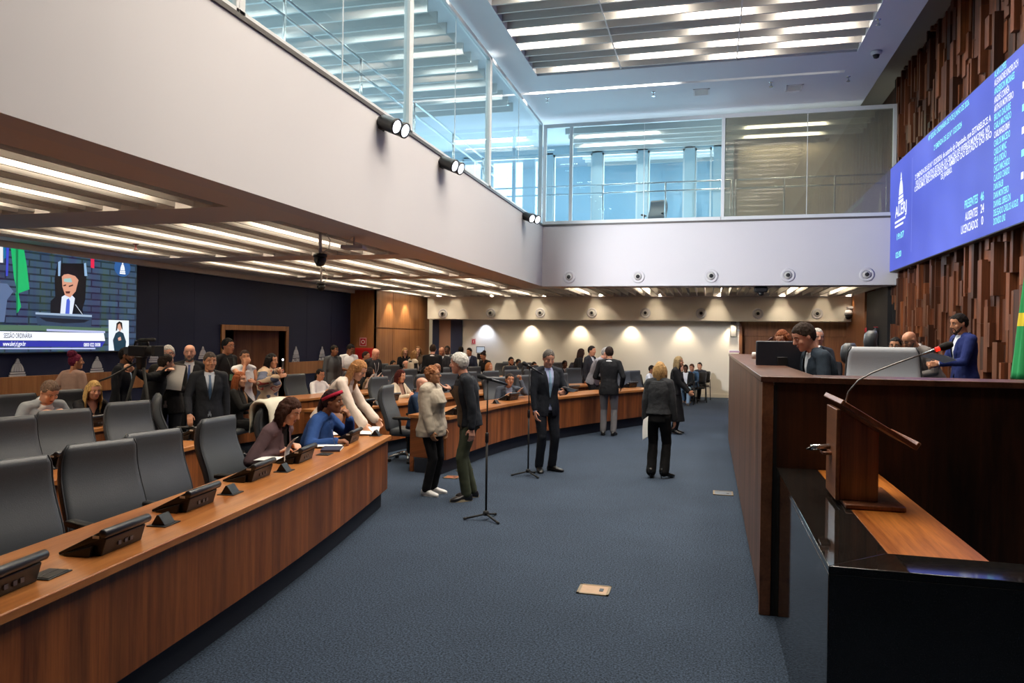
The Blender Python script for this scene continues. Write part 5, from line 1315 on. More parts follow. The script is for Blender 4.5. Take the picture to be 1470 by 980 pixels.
        if longh:
            ln = g('hlen', .28 if st != 'bob' else .12); rings = []; n = 15; wide = g('hwide', 118)
            for i in range(9):
                q = i/8; z = .055-(.055+ln)*q; ro = .088+.018*math.sin(PI*min(1, q*1.15))+(.012*q if st != 'wavy' else .03*q); dp = 1.08-.12*q; th = .03*(1-.35*q); ww = R(wide-12*q); ring = []
                for u in range(n): a = -ww+2*ww*u/(n-1); wv = .006*math.sin(a*7+seed+q*(5 if st == 'wavy' else 2)); ring.append(HY @ V(((ro+wv)*math.sin(a), -.006-(ro+wv)*dp*math.cos(a)-.0*q, z)))
                for u in range(n-1, -1, -1): a = -ww+2*ww*u/(n-1); ring.append(HY @ V(((ro-th)*math.sin(a), -.006-(ro-th)*dp*math.cos(a), z)))
                rings.append(ring)
            h.loft(rings)
        if st == 'bun': h.ell(V((0, -.10, .09)), (.055, .055, .052), M=HM)
        if st == 'topbun': h.ell(V((0, -.055, .125)), (.078, .075, .066), M=HM)
        if st == 'pony':
            q0 = HM @ V((0, -.095, .03)); q1 = q0+V((0, 0, -.1))-(fwd*.035); q2 = q1+V((0, 0, -.12))-fwd*.005; h.cap(q0, .03, q1, .034); h.cap(q1, .034, q2, .02)
        if st == 'curly':
            r2 = random.Random(seed)
            for q in range(46):
                a = r2.uniform(0, 2*PI); t = r2.uniform(.05, 1.5); p = V((math.cos(t)*math.cos(a)*.084, -.014+math.cos(t)*math.sin(a)*.1, .02+math.sin(t)*.11))
                if keep(p): h.ell(p, (.02, .02, .02), 8, 6, M=HM)
        if h.v:
            hm = remesh(h, (.007, .0085, .011)[lod], 1); wrinkle(hm, .0045 if st != 'curly' else .006, 42, seed, .25 if longh else 1); part('hair', hm, hairmat(hairc))
    if g('beard'):
        h = MB()
        for sd in (1, -1): h.cap(HM @ V((sd*.06, .02, -.045)), .013, HM @ V((sd*.045, .062, -.085)), .017, 8); h.cap(HM @ V((sd*.045, .062, -.085)), .017, HM @ V((0, .082, -.108)), .019, 8); h.cap(HM @ V((sd*.03, .087, -.06)), .006, HM @ V((sd*.032, .083, -.09)), .009, 8); h.cap(HM @ V((0, .098, -.043)), .0055, HM @ V((sd*.027, .089, -.05)), .005, 8)
        hm = remesh(h, (.006, .0075, .010)[lod], 1); part('beard', hm, hairmat(g('beard')))
    if g('glasses'):
        s = MB(); gm = plain('spectacle_frame', '#141214', .3)
        for sd in (1, -1):
            s.tube([HM @ V((sd*.033+.024*math.cos(u), .1005-.006*math.cos(u)*sd, .006+.017*math.sin(u))) for u in (2*PI*q/14 for q in range(15))], .0022, 6)
            s.tube([HM @ V(p) for p in ((sd*.057, .094, .010), (sd*.075, .06, .012), (sd*.081, -.012, .006))], .0022, 6)
        s.tube([HM @ V((-.009, .107, .01)), HM @ V((.009, .107, .01))], .0022, 6); s.build('glasses', gm, root, smooth=True)
    return P_
def facing(px, a):
    """yaw that turns the person a degrees from facing the camera (0) towards picture right (90) / away (180)"""
    d = _fw+_rt*((px-735)/FOC); v = V((d.x, d.y, 0)).normalized(); r = V((v.y, -v.x, 0)); f = -v*math.cos(R(a))+r*math.sin(R(a))
    return math.atan2(-f.x, f.y)
def spot_at(px, zc, z=1.4):
    """floor point whose camera depth is zc under the image column px"""
    p = _O+(_fw+_rt*((px-735)/FOC)+_up*0)*zc; return V((p.x, p.y, 0))
def topz(px, py, zc): return (_O+(_fw+_rt*((px-735)/FOC)+_up*((490-py)/FOC))*zc).z
def stand(label, px, py, zc, face, z=0, **k):
    p = spot_at(px, zc); kk = dict(topz=topz(px, py, zc)-z); kk.update(k)
    return person(label, (p.x, p.y, z), facing(px, face), **kk)
def sitrow(label, row, px, py, d=.92, turn=0, chair='grey chair of the seated %s', **k):
    """someone in a chair of a desk row, the head at image column px"""
    dd = d-.12; p, yaw, L = row_at(ROWS[row], dd, px, 1.2); zc = proj((p.x, p.y, 1.2))[2]; SEATS[row].append(L)
    n = V((-math.sin(yaw), math.cos(yaw), 0)); kk = dict(sit=True, topz=topz(px, py, zc)); kk.update(k)
    P_ = person(label, (p.x, p.y, 0), yaw+R(turn), **kk)
    if chair: place_chair(p-n*.06, yaw+R(turn)*.8, chair, 'grey chairs at the curved desks')
    P_.p = p; P_.yaw = yaw; P_.zc = zc
    return P_
# ================================================================== held and laid things
PAP = plain('paper_white', '#e8e6e2', .7)
def paper(loc, rot, label, w=.21, h=.297, bend=.02, n=1, mat=None, name='paper'):
    s = MB()
    for q in range(n):
        rings = []; dz = q*.0035; dx = .012*q
        for i in range(7):
            t = i/6-.5; z = bend*(1-4*t*t)*(1 if q == 0 else .6)
            rings.append([V((dx-w/2, t*h, z+dz)), V((dx+w/2, t*h, z+dz)), V((dx+w/2, t*h, z+dz+.0015)), V((dx-w/2, t*h, z+dz+.0015))])
        s.loft(rings)
    o = s.build(name, mat or PAP, fixn=True); o.location = loc; o.rotation_euler = rot; return tag(o, label, name)
NAVY, BLK = '#1b1f2b', '#141417'
# ---------------------------------------------------------------- front left desk
a = sitrow('woman with bobbed brown hair in a mauve blazer reading at the near desk', 'L1', 378, 570, d=.95, turn=-8, fem=True, lod=0, lean=16, hunch=14, head=(0, 30, 0), hair='bob', hlen=.15, hairc='#3b2117', skin='light', topc='#5b474b', shirt='#0f0f11', wL=atz(420, 640, .86), wR=atz(398, 648, .84), elbR=(.25, -.15, -1), palmR=(-.3, 0, -1), palmL=(.3, 0, -1), chair=None, vw=.06)
paper(atz(410, 648, .9)+V((.04, .03, .02)), (R(68), 0, R(-75)), 'folded white sheet held up by the woman in mauve', .15, .21, .03)
paper(atz(396, 659, .805), (0, 0, R(-80)), 'white sheets lying before the woman in mauve', n=3, bend=.004)
a = sitrow('woman in a blue blazer with a red headband resting her chin on a hand', 'L1', 442, 558, d=.86, turn=-4, fem=True, lod=0, lean=20, hunch=10, head=(2, 4, 0), hair='pony', hairc='#2a1418', skin='brown', top='shirt', topc='#25457d', loose=.02, armL=(-.05, .42, .99), elbL=(-.5, .3, -1), curlL=.85, hdirL=(.2, -.3, .9), palmL=(0, -1, .2), wR=atz(482, 634, .84), palmR=(-.2, .2, -1), curlR=.7, chair='grey chair with a cream coat behind the woman in blue')
hb = MB(); M = a.HM @ Matrix.Translation((0, 0, .03)) @ Matrix.Rotation(R(28), 4, 'X')
hb.loft([[M @ V((.0905*math.cos(u), .006+.121*math.sin(u), z)) for u in (2*PI*q/28 for q in range(28))] for z in (.012, .026, .045)]); hb.loft([[M @ V((.084*math.cos(u), .006+.113*math.sin(u), z)) for u in (2*PI*q/28 for q in range(28))] for z in (.012, .045)])
hb.build('headband', cloth('#a8203a'), a.root, smooth=True)
s = MB(); p = atz(481, 634, .86); s.tube([(0, 0, 0), (-.02, -.03, .15)], [.003, .005], 8); tag(s.build('pen', plain('pen_blue', '#3a4f8a', .3), smooth=True, loc=p+V((0, 0, -.03))), 'slim pen in the hand of the woman in blue', 'pen')
paper(atz(470, 640, .805), (0, 0, R(-70)), 'white notes the woman in blue writes on', n=4, bend=.006)
s = MB(); s.box((-.09, -.13, 0), (.09, .13, .018)); s.box((-.088, -.128, .004), (.092, .128, .014), 1); q = s.build('notebook', [plain('notebook_blue', '#2b2f45', .5), PAP]); q.location = atz(462, 644, .803)+V((.12, -.02, 0)); q.rotation_euler = (0, 0, R(20)); tag(q, 'dark notebook beside the notes of the woman in blue', 'notebook')
# cream coat over that chair
nn_ = V((-math.sin(a.yaw), math.cos(a.yaw), 0)); cp = a.p-nn_*.06; co = empty('coat', cp, a.yaw-.06, 'cream coat draped over the chair behind the woman in blue', 'coat')
s = MB(); rr = []
for i in range(15):
    t = i/14; u = -1+2*t; yy = -.345+.085*math.copysign(min(1, abs(u)*2.2), u)+.03*u; zz = 1.225-.42*max(0, abs(u)-.25)**1.1
    rr.append([V((x, yy+.012*math.sin(x*30+i), zz+.01*math.sin(x*22+i*.7))) for x in (-.26, -.17, -.08, 0, .08, .17, .26)]+[V((x, yy*.95-.015, zz-.03)) for x in (.26, .17, .08, 0, -.08, -.17, -.26)])
s.loft(rr); s.build('body', cloth('#cfc8b4'), co, smooth=True); s = MB(); s.cap((-.25, -.33, 1.12), .05, (-.29, -.3, .8), .045); s.build('sleeve', cloth('#c7bfaa'), co, smooth=True)
# standing woman bending over the desk end
w = atz(523, 612, .86)
stand('blonde woman in a cream blouse bending over the near desk end', 482, 517, 8.9, 70, fem=True, lod=0, lean=34, hunch=12, head=(-6, 34, 0), hair='long', hlen=.36, hwide=98, hairc='#a8764a', skin='light', top='blouse', topc='#d8c6b8', loose=.018, puff=.016, wR=w, curlR=.5, hdirR=(.4, .5, -.6), armL=(-.12, .45, .9), trousers='#131316', bodyy=-.12)
paper(atz(505, 622, .803), (0, 0, R(-62)), 'open stack of white papers under the hand of the bending woman', .3, .42, .012, n=4); paper(atz(531, 617, .81), (R(8), 0, R(20)), 'white sheets at the aisle end of the near desk', .2, .28, .03, n=2)
# ---------------------------------------------------------------- third left row
sitrow('balding man in a pale grey suit writing at the third left desk', 'L3', 50, 546, d=1.0, turn=-25, lod=0, lean=24, hunch=14, head=(5, 38, 0), hair='buzz', hairline=.07, hairc='#6d5a4e', skin='light', topc='#8d949c', shirt='#d8d8da', tie='#2a2c34', armL='desk', armR='desk', fat=1.15, chair='grey chair of the man in pale grey')
paper(atz(31, 628, .806), (R(5), 0, R(-60)), 'crumpled white paper before the man in pale grey', bend=.03)
sitrow('blonde woman in a black blouse at the third left desk', 'L3', 122, 545, d=.98, turn=-22, fem=True, lod=0, lean=14, hunch=10, head=(-6, 16, 0), hair='long', hlen=.32, hairc='#c8a468', skin='pink', top='shirt', topc='#17161a', vneck=.09, armL='desk', wR=atz(133, 607, .84), chair='grey chair of the blonde woman in black')

# ---------------------------------------------------------------- standing by the navy wall
stand('woman with a pink top bun in a beige top seen from behind', 103, 508, 10.6, 138, lod=0, fem=True, hair='topbun', hairc='#6d1f3c', skin='tan', top='tshirt', topc='#a5877a', sleeve=.46, armL=(-.28, -.02, .9), armR=(.24, .1, .86), head=(-38, 0, 0), trousers='#2b2a30', vneck=0)
stand('bearded man with glasses in a dark suit beside the camera operator', 174, 498, 10.9, 70, lod=1, hair='short', hairc='#17110f', beard='#17110f', glasses=1, skin='brown', topc='#15171d', shirt='#9fb4cf', head=(0, 6, 0))
op = spot_at(212, 9.7)
stand('camera operator in a black jacket stretching an arm to the right', 214, 508, 9.95, 100, lod=0, lean=12, hunch=16, head=(10, 8, 0), hair='buzz', hairc='#2a211d', skin='light', top='sweater', topc='#131418', loose=.02, wL=_O+(_fw+_rt*((250-735)/FOC)+_up*((490-527)/FOC))*9.6, wR=_O+(_fw+_rt*((192-735)/FOC)+_up*((490-531)/FOC))*9.4, curlL=.25, curlR=.8, elbR=(.3, -.5, -1), elbL=(-.3, -.3, -1))
stand('grey haired man with glasses holding white papers, dark suit', 243, 495, 10.5, -14, lod=0, hair='short', hairc='#b5b3b0', hairline=.062, glasses=1, skin='pink', topc='#23211f', shirt='#d6bfba', tie='#3a1f26', fat=1.15, head=(12, 2, 0), armL=(-.08, .30, 1.16), armR=(.18, .22, 1.1), curlL=.5)
p = _O+(_fw+_rt*((247-735)/FOC)+_up*((490-541)/FOC))*10.15; paper(p, (R(78), R(6), R(18)), 'white papers held by the grey haired man', .26, .34, .01, n=3)
stand('bald man with a grey beard in black suit and blue tie', 273, 494, 11.4, -4, lod=0, hair='none', hairc='#5a5450', beard='#6d6762', skin='pink', topc='#15151a', shirt='#dcdde4', tie='#33518f', fat=1.1)
stand('man in a dark suit and blue tie resting a hand on a chair', 300, 505, 9.7, 8, lod=0, hair='short', hairc='#4a423d', hairline=.058, skin='tan', topc='#22242a', shirt='#c9d0dc', tie='#47607f', armR=(.26, .22, .93), head=(8, 4, 0), palmR=(0, 0, -1))
q = spot_at(272, 9.45); place_chair((q.x, q.y), facing(272, 95), 'grey chair under the hand of the man with the blue tie', 'grey chairs at the curved desks')
stand('tall young man in a black shirt with a lanyard and glasses', 322, 485, 12.6, 48, lod=1, hair='short', hairc='#120e0d', glasses=1, skin='tan', top='shirt', topc='#17171a', lanyard='#3f4f48', badge='#5c9c78')
stand('woman in a white sleeveless top covering her mouth', 350, 502, 12.0, 14, fem=True, lod=1, hair='pony', hairc='#2b1a14', skin='tan', top='tank', topc='#d9dadf', sleeve=0, trousers='#93a4b4', armR=(.02, .17, 1.47), elbR=(.6, -.1, -1), palmR=(0, -1, 0), curlR=.5, hdirR=(-.5, .2, .7), armL=(-.1, .3, 1.2))
def shawlmat():
    m, nt, b = newmat('shawl_stripes'); tc = N(nt, 'ShaderNodeTexCoord'); wv = N(nt, 'ShaderNodeTexNoise', Scale=4.2, Detail=1.0)
    mp = N(nt, 'ShaderNodeMapping'); mp.inputs['Scale'].default_value = (1, 1, 1.6); nt.links.new(tc.outputs['Object'], mp.inputs[0]); nt.links.new(mp.outputs[0], wv.inputs['Vector'])
    rp = N(nt, 'ShaderNodeValToRGB'); rp.color_ramp.interpolation = 'CONSTANT'; e = rp.color_ramp.elements; e[0].position = 0; e[0].color = lin('#4a4f63'); e[1].position = .42; e[1].color = lin('#b39a80')
    for q, c in ((.55, '#8d2f2a'), (.6, '#a08a78'), (.68, '#555b70')): x = e.new(q); x.color = lin(c)
    nt.links.new(wv.outputs['Fac'], rp.inputs[0]); nt.links.new(rp.outputs[0], b.inputs['Base Color']); b.inputs['Roughness'].default_value = .9; return m
ph = _O+(_fw+_rt*((404-735)/FOC)+_up*((490-532)/FOC))*10.9
stand('dark haired woman in a striped shawl filming with a phone', 384, 507, 11.3, 58, fem=True, lod=1, hair='long', hlen=.3, hairc='#120d0d', skin='tan', top='blouse', topc='#b39a80', topmat=shawlmat(), loose=.05, wr=.012, wL=ph, wR=ph+V((-.06, -.02, -.1)), curlL=.8, trousers='#5b5a60')
s = MB(); s.box((-.037, -.005, -.075), (.037, .005, .075)); o = empty('phone', ph+V((.02, 0, .1)), facing(404, 65), 'phone with a lit flash held up by the woman in a shawl', 'phone'); s.build('case', M_black, o, bevel=.004); s = MB(); s.lathe([(0, 0), (.014, 0), (.012, .006), (0, .007)], 12, M=Mx(.015, .005, .06) @ Matrix.Rotation(-PI/2, 4, 'X'), caps=False); s.build('flash', emis('flash', '#ffffff', 14), o)
# shoulder camera on its tripod
c0 = _O+(_fw+_rt*((203-735)/FOC)+_up*((490-503)/FOC))*9.25; vc_ = empty('video_camera', c0, facing(203, 40), 'black shoulder video camera pointing right on a tripod', 'video camera')
s = MB(); s.box((-.07, -.2, -.08), (.07, .14, .07)); s.build('body', M_black, vc_, bevel=.015)
s = MB(); M = Matrix.Rotation(-PI/2, 4, 'X'); s.lathe([(0, .14), (.055, .14), (.055, .24), (.065, .25), (.065, .3), (.05, .3), (0, .27)], 18, M=M, caps=False); s.build('lens', M_blackm, vc_, smooth=True)
s = MB(); s.box((-.085, .29, -.075), (.085, .36, .075)); s.build('lens_hood', M_blackm, vc_, bevel=.01)
s = MB(); s.tube([(0, -.14, .07), (0, -.12, .13), (0, .12, .13), (0, .14, .07)], .016, 10); s.build('handle', M_black, vc_, smooth=True)
s = MB(); s.tube([(.06, .0, .15), (.06, .3, .16)], .014, 10); s.tube([(.06, .05, .15), (.06, .33, .16)], .026, 12); s.build('shotgun_microphone', M_blackm, vc_, smooth=True)
s = MB(); s.tube([(-.09, .02, .1), (-.12, -.12, .1)], .03, 12); s.box((-.15, -.17, .06), (-.08, -.1, .13)); s.build('viewfinder', M_black, vc_, bevel=.006)
s = MB(); s.box((-.05, -.3, -.06), (.05, -.2, .05)); s.build('battery', plain('battery_grey', '#2c2e33', .5), vc_, bevel=.006)
tr = empty('tripod', (c0.x, c0.y, 0), facing(207, 80), 'black camera tripod behind the empty grey chairs', 'tripod'); vc_.scale = (.85,)*3; hz = c0.z-.07
s = MB(); s.lathe([(0, hz-.16), (.05, hz-.16), (.06, hz-.1), (.06, hz-.03), (.08, hz-.02), (.08, hz), (0, hz)], 16, caps=False); s.build('head', M_black, tr, smooth=True)
s = MB(); s.tube([(0, -.02, hz-.06), (.05, -.35, hz-.26), (.05, -.45, hz-.3)], .011, 8); s.build('pan_handle', M_black, tr, smooth=True)
for k in range(3):
    a = R(120*k+40); c, q = math.cos(a), math.sin(a); s = MB(); s.tube([(.05*c, .05*q, hz-.14), (.27*c, .27*q, .6)], .018, 8).tube([(.25*c, .25*q, .66), (.37*c, .37*q, .01)], .012, 8); s.build('leg', M_blackm, tr, smooth=True)
# ---------------------------------------------------------------- rows beyond the aisle
q = spot_at(338, 11.5); place_chair((q.x-.02, q.y-.1), facing(338, 62), 'grey chair of the red haired woman', 'grey chairs at the curved desks')
person('red haired woman in a black jacket seated by the handbag', (q.x, q.y, 0), facing(338, 72), sit=True, lod=1, topz=topz(338, 533, 11.5), fem=True, hair='long', hlen=.3, hairc='#8a4a28', skin='light', top='sweater', topc='#121214', head=(-12, 5, 0), armR='desk', armL='desk')
p = atz(352, 584, .8); p.x -= .1; hbg = empty('handbag', p+V((-.12, .12, 0)), R(70), 'golden brown handbag standing on the desk by the red haired woman', 'handbag')
s = MB(); s.loft([[V((x*k, y*k2, z)) for x, y in rbox(0, 0, .34, .14, .06)] for z, k, k2 in ((0, .9, .9), (.03, 1, 1.05), (.13, .95, .9), (.2, .75, .5), (.21, .72, .3))]); s.build('body', plain('bag_gold', '#8e6a44', .4, bump=.3, bscale=60), hbg, smooth=True)
s = MB(); s.tube([(.11*math.cos(u), 0, .2+.13*math.sin(u)) for u in (PI*q/10 for q in range(11))], .009, 8); s.build('handle', plain('bag_strap', '#5f4026', .5), hbg, smooth=True); s = MB(); s.box((-.03, -.075, .1), (.03, -.06, .14)); s.build('clasp', plain('brass', '#c9a24a', .25, .9), hbg)
sitrow('woman with a dark ponytail and glasses in a white shirt', 'R3', 456, 529, d=1.0, turn=-6, fem=True, lod=1, hair='pony', hairc='#17100f', glasses=1, skin='tan', top='shirt', topc='#dfdee2', armL='desk', armR='desk', head=(0, 8, 0), chair=None)
stand('mustached man in a grey suit by the navy wall', 477, 495, 17.2, 38, lod=1, hair='short', hairc='#120e0c', skin='brown', topc='#4a4d52', shirt='#3a3b40', top='open', head=(10, 6, 0))
stand('man in a white shirt looking down at the oak jog', 500, 494, 17.8, 25, lod=1, hair='short', hairc='#120e0c', skin='brown', top='tshirt', topc='#d9d9de', sleeve=.48, head=(25, 28, 0), armL=(-.1, .33, 1.12), armR=(.12, .33, 1.1))
stand('big bald man in a dark suit before the red cabinet', 531, 500, 16.6, 42, lod=1, hair='none', hairc='#8a7a70', skin='pink', topc='#24252a', shirt='#3a3b42', top='open', lean=14, head=(-4, 26, 0), lanyard='#c8c8cc', badge='#d8d8dc', fat=1.2, armL=(-.1, .32, 1.05), armR=(.14, .32, 1.0))
stand('small person half hidden behind the bald man', 522, 504, 17.4, 60, lod=2, hair='short', hairc='#2a1d17', skin='tan', top='shirt', topc='#2c2d33')
sitrow('smiling woman holding up white papers in the third row', 'R3', 527, 527, d=1.05, turn=35, fem=True, lod=1, hair='bob', hlen=.1, hairc='#1c1110', skin='tan', top='tank', topc='#7d6552', sleeve=0, head=(28, -2, 0), armL=(-.12, .4, .98), armR=(.12, .4, .98), chair='grey chair of the smiling woman with papers')
p, yw, _ = row_at(ROWS['R3'], .45, 531, 1.0); paper((p.x, p.y, .98), (R(62), 0, yw+.5), 'white papers held by the smiling woman, left sheet', .24, .32, .02, n=2); p, yw, _ = row_at(ROWS['R3'], .4, 541, 1.0); paper((p.x, p.y, .98), (R(60), R(20), yw+.2), 'open white booklet right of the smiling woman', .24, .32, .03, n=2)
kw = dict(armL='desk', armR='desk', lod=1)
sitrow('dark haired man seated left of the bald one near the oak panels', 'R4', 562, 517, d=1.8, turn=0, hair='short', hairc='#15100e', skin='olive', top='sweater', topc='#1b1b20', chair='grey chair of the dark haired man by the oak panels', **kw)
sitrow('bald man in a grey jacket seated near the oak panels', 'R4', 580, 517, turn=4, hair='ring', hairc='#77706a', skin='pink', top='open', topc='#5b5c60', shirt='#8fa0b4', head=(6, 2, 0), chair='grey chair of the bald man by the oak panels', **kw)
sitrow('woman with dark red hair in a cream jacket', 'R2', 570, 530, turn=-2, fem=True, hair='long', hlen=.2, hairc='#4a1a18', skin='light', top='open', topc='#cfc2ac', shirt='#8d6c5c', head=(0, 12, 0), chair='grey chair of the woman in the cream jacket', **kw)
sitrow('black haired person bowed in the third row beyond the couple', 'R3', 607, 526, fem=True, hair='bob', hlen=.14, hairc='#0f0d0f', skin='tan', top='sweater', topc='#16161a', head=(0, 20, 0), chair='grey chair of the black haired person', **kw)
sitrow('bald brown man half hidden by the woman in beige', 'R3', 624, 521, hair='none', skin='brown', top='suit', topc='#34363c', chair=None, **kw)
stand('blonde woman in black standing by the oak panels', 581, 499, 20.2, 12, fem=True, lod=1, hair='long', hlen=.22, hairc='#a9814f', skin='light', top='sweater', topc='#15151a', armL=(-.05, .3, 1.15), armR=(.08, .3, 1.1))
stand('blonde woman in cream vest with black sleeves', 592, 503, 19.2, 120, fem=True, lod=1, hair='long', hlen=.2, hairc='#8f6a42', skin='light', top='sweater', topc='#1a1a1e', vest='#c9bfae', armL=(-.1, .32, 1.1), head=(-15, 5, 0))
stand('woman with light brown hair behind the other blondes', 601, 497, 21.2, -10, fem=True, lod=2, hair='long', hlen=.25, hairc='#7d5a3c', skin='light', top='sweater', topc='#5c4a3a')
stand('broad man in a black suit seen from behind', 621, 494, 18.4, 172, lod=1, hair='short', hairc='#3a2a20', skin='pink', topc='#17171b', fat=1.15)
stand('bald man in a dark suit facing the broad back', 636, 498, 20.4, -25, lod=1, hair='none', skin='tan', topc='#2b2d33', shirt='#d5d6dc', tie='#3a3d4a', head=(0, 14, 0), armL=(-.06, .28, 1.1), armR=(.1, .3, 1.1))
stand('man in a grey suit right of the bald man', 643, 496, 21.2, -12, lod=1, hair='short', hairc='#120e0c', skin='dark', topc='#4d5158', shirt='#d5d6dc', tie='#40434c')
stand('man seen from behind against the blue door jamb', 661, 497, 21.6, 165, lod=2, hair='short', hairc='#1a1412', skin='brown', topc='#2a2d36')
stand('dark haired man in navy before the white wall', 676, 499, 21.8, -35, lod=2, hair='short', hairc='#15100e', skin='tan', topc='#20263a', shirt='#aebadb', head=(0, 12, 0))
stand('woman with pinned brown hair in dark clothes bending left', 700, 505, 19.8, -40, fem=True, lod=1, lean=14, hair='bun', hairc='#241713', skin='tan', top='sweater', topc='#1a1719', head=(0, 24, 0), armL=(-.05, .36, 1.0), armR=(.08, .36, 1.0))
sitrow('blonde woman with a tan top seated in the third row', 'R3', 699, 520, turn=10, fem=True, hair='long', hlen=.2, hairc='#9c683f', skin='light', top='blouse', topc='#a38d6d', head=(0, 2, 0), chair='grey chair of the blonde woman in tan', **kw)
# small lit camera on a stand near the white wall
p = spot_at(689, 21.0); o = empty('camera_stand', p, facing(689, 10), 'small camera with a pale screen on a stand by the white wall', 'camera stand')
s = MB()
for k in range(3): a = R(120*k); s.tube([(0, 0, .9), (.35*math.cos(a), .35*math.sin(a), .01)], .012, 6)
s.build('tripod_legs', M_blackm, o); s = MB(); s.tube([(0, 0, .88), (0, 0, 1.4)], .014, 8); s.build('pole', M_blackm, o); s = MB(); s.box((-.09, -.08, 1.28), (.07, .1, 1.45)); s.build('camera_body', M_black, o, bevel=.01); s = MB(); s.box((-.12, .1, 1.46), (.12, .115, 1.64)); s.build('monitor', M_black, o); s = MB(); s.box((-.105, .116, 1.475), (.105, .118, 1.625)); s.build('screen', emis('small_screen', '#b9c3cf', .8), o)
# ---------------------------------------------------------------- front curved desk
p, yw, L = row_at(ROWS['R1'], .82, 598, 1.2); SEATS['R1'].append(L); P0 = spot_at(598, 11.5)
place_chair((P0.x-.1, P0.y-.03), facing(598, 72), 'grey chair with castors of the man in blue at the aisle', 'grey chairs at the curved desks')
person('bald bearded man with glasses in a blue suit at the aisle', (P0.x, P0.y, 0), facing(598, 74), sit=True, lod=0, topz=topz(598, 541, 11.5), hair='none', beard='#8d8782', glasses=1, skin='pink', topc='#2b3f5c', shirt='#4a5cb0', lean=4, head=(0, 10, 0), armL='lap', armR='lap', fat=1.12, trousers='#20293a')
sitrow('laughing man in a grey suit raising a fist at the front curved desk', 'R1', 727, 535, turn=-42, lod=0, lean=20, hair='short', hairc='#3a302b', skin='tan', topc='#474d59', shirt='#a9bedd', head=(6, 2, -8), armL=(-.2, .34, 1.16), elbL=(-.3, .3, -1), curlL=1.0, hdirL=(.1, .1, 1), palmL=(1, 0, 0), armR=(.12, .42, .86), chair='grey chair of the laughing man')
p, yw, L = row_at(ROWS['R1'], .3, 744, .8); paper((p.x, p.y, .9), (R(55), 0, yw+.3), 'white sheet held by the laughing man', .18, .26, .02)
row_chair('R3', 428, 'grey chair whose back shows left of the woman in the white shirt')
q = spot_at(937, 22.2); place_chair((q.x, 22.2), R(160), 'dark chair standing behind the gallery glass before the bright windows', 'grey chairs at the curved desks', ZS-.14)
row_chair('R1', 755, 'empty grey chair right of the laughing man')
row_chair('R1', 808, 'grey chair behind the paper of the standing man'); row_chair('R1', 893, 'empty grey chair right of the dark suited back at the far desk end', jit=-.2); row_chair('R1', 912, 'empty grey chair furthest along the front curved desk')
sitrow('bearded man in a beige suit far back in the rows', 'R4', 732, 512, turn=-10, hair='short', hairc='#15100e', beard='#15100e', skin='tan', topc='#8d8270', shirt='#e0e0e2', chair='grey chair of the bearded man in beige', **kw)
sitrow('dark haired man beside the bearded man in beige', 'R4', 742, 515, d=1.85, turn=10, hair='short', hairc='#15100e', skin='brown', topc='#33353b', chair='grey chair of the neighbour of the man in beige', **kw)
sitrow('man in a dark suit bowed over his desk, second curved row', 'R3', 749, 524, turn=10, lean=26, hair='short', hairc='#4a2f20', skin='pink', topc='#2c2d31', shirt='#d9d9dc', head=(15, 30, 0), chair='grey chair of the bowed man in the dark suit', **kw)
sitrow('man seated behind the microphone of the standing man', 'R4', 765, 519, turn=5, hair='short', hairc='#241a15', skin='tan', topc='#3a3d45', shirt='#cfd2da', chair='grey chair behind the far microphone', **kw)
sitrow('dark skinned man seated behind the shoulder of the standing man', 'R4', 809, 517, turn=10, hair='buzz', hairc='#100c0b', skin='dark', topc='#2a2b31', shirt='#d9d9dc', chair='grey chair behind the shoulder of the standing man', **kw)
stand('woman with long brown hair in black seen from behind in the rows', 828, 500, 20, 110, fem=True, lod=1, lean=8, hair='long', hlen=.3, hairc='#35211a', skin='tan', top='sweater', topc='#191719', head=(0, 10, 0))
stand('dark haired man behind the leaning man in grey', 846, 496, 18.6, 60, lod=2, hair='short', hairc='#1a1412', skin='tan', topc='#2a2c33')
stand('grey haired man in a grey shirt leaning over the front curved desk', 852, 498, 16.9, 68, lod=0, lean=22, hunch=14, hair='short', hairc='#8f8a86', glasses=1, skin='pink', top='shirt', topc='#8b898f', loose=.02, head=(0, 12, 0), armR=(.02, .42, 1.16), palmR=(-.8, -.2, -.4), curlR=.2, armL=(-.1, .4, 1.0), trousers='#1c1b1f')
# ---------------------------------------------------------------- on the open carpet
f = atz(617, 709, 0)
person('woman with short curly hair in a beige jacket and white trainers', f, facing(620, 62), lod=0, fem=True, topz=topz(626, 526, proj(f)[2]), hair='curly', hairc='#8a5a3a', glasses=1, skin='olive', top='sweater', topc='#b3a898', loose=.045, wr=.009, hem=-.16, trousers='#121317', shoe='#dedcda', sole='#e6e4e0', head=(12, -6, 0), lean=-3, fat=1.1, armR=(.2, .12, .84), armL=(-.2, .1, .84), lips='#a04a42')
f = atz(673, 716, 0)
g_ = atz(650, 556, 1.28); old = person('elderly man with white hair in a dark jacket gesturing to the woman', f, facing(672, -80), lod=0, topz=topz(665, 506, proj(f)[2]), hair='short', hairc='#c9c6c0', hvol=1.06, skin='pink', top='shirt', topc='#1d2128', loose=.022, vest=None, lean=5, hunch=12, head=(-26, 6, 0), armL=(-.25, .02, .86), wR=_O+(_fw+_rt*((650-735)/FOC)+_up*((490-558)/FOC))*(proj(f)[2]+.02), palmR=(-.2, .1, 1), curlR=.25, hdirR=(-.1, 1, .15), trousers='#3a4031', shoe='#17171a', sole='#b0a184', toeL=10, footL=(-.1, .05, .09), footR=(.1, -.06, .09), hem=-.13)
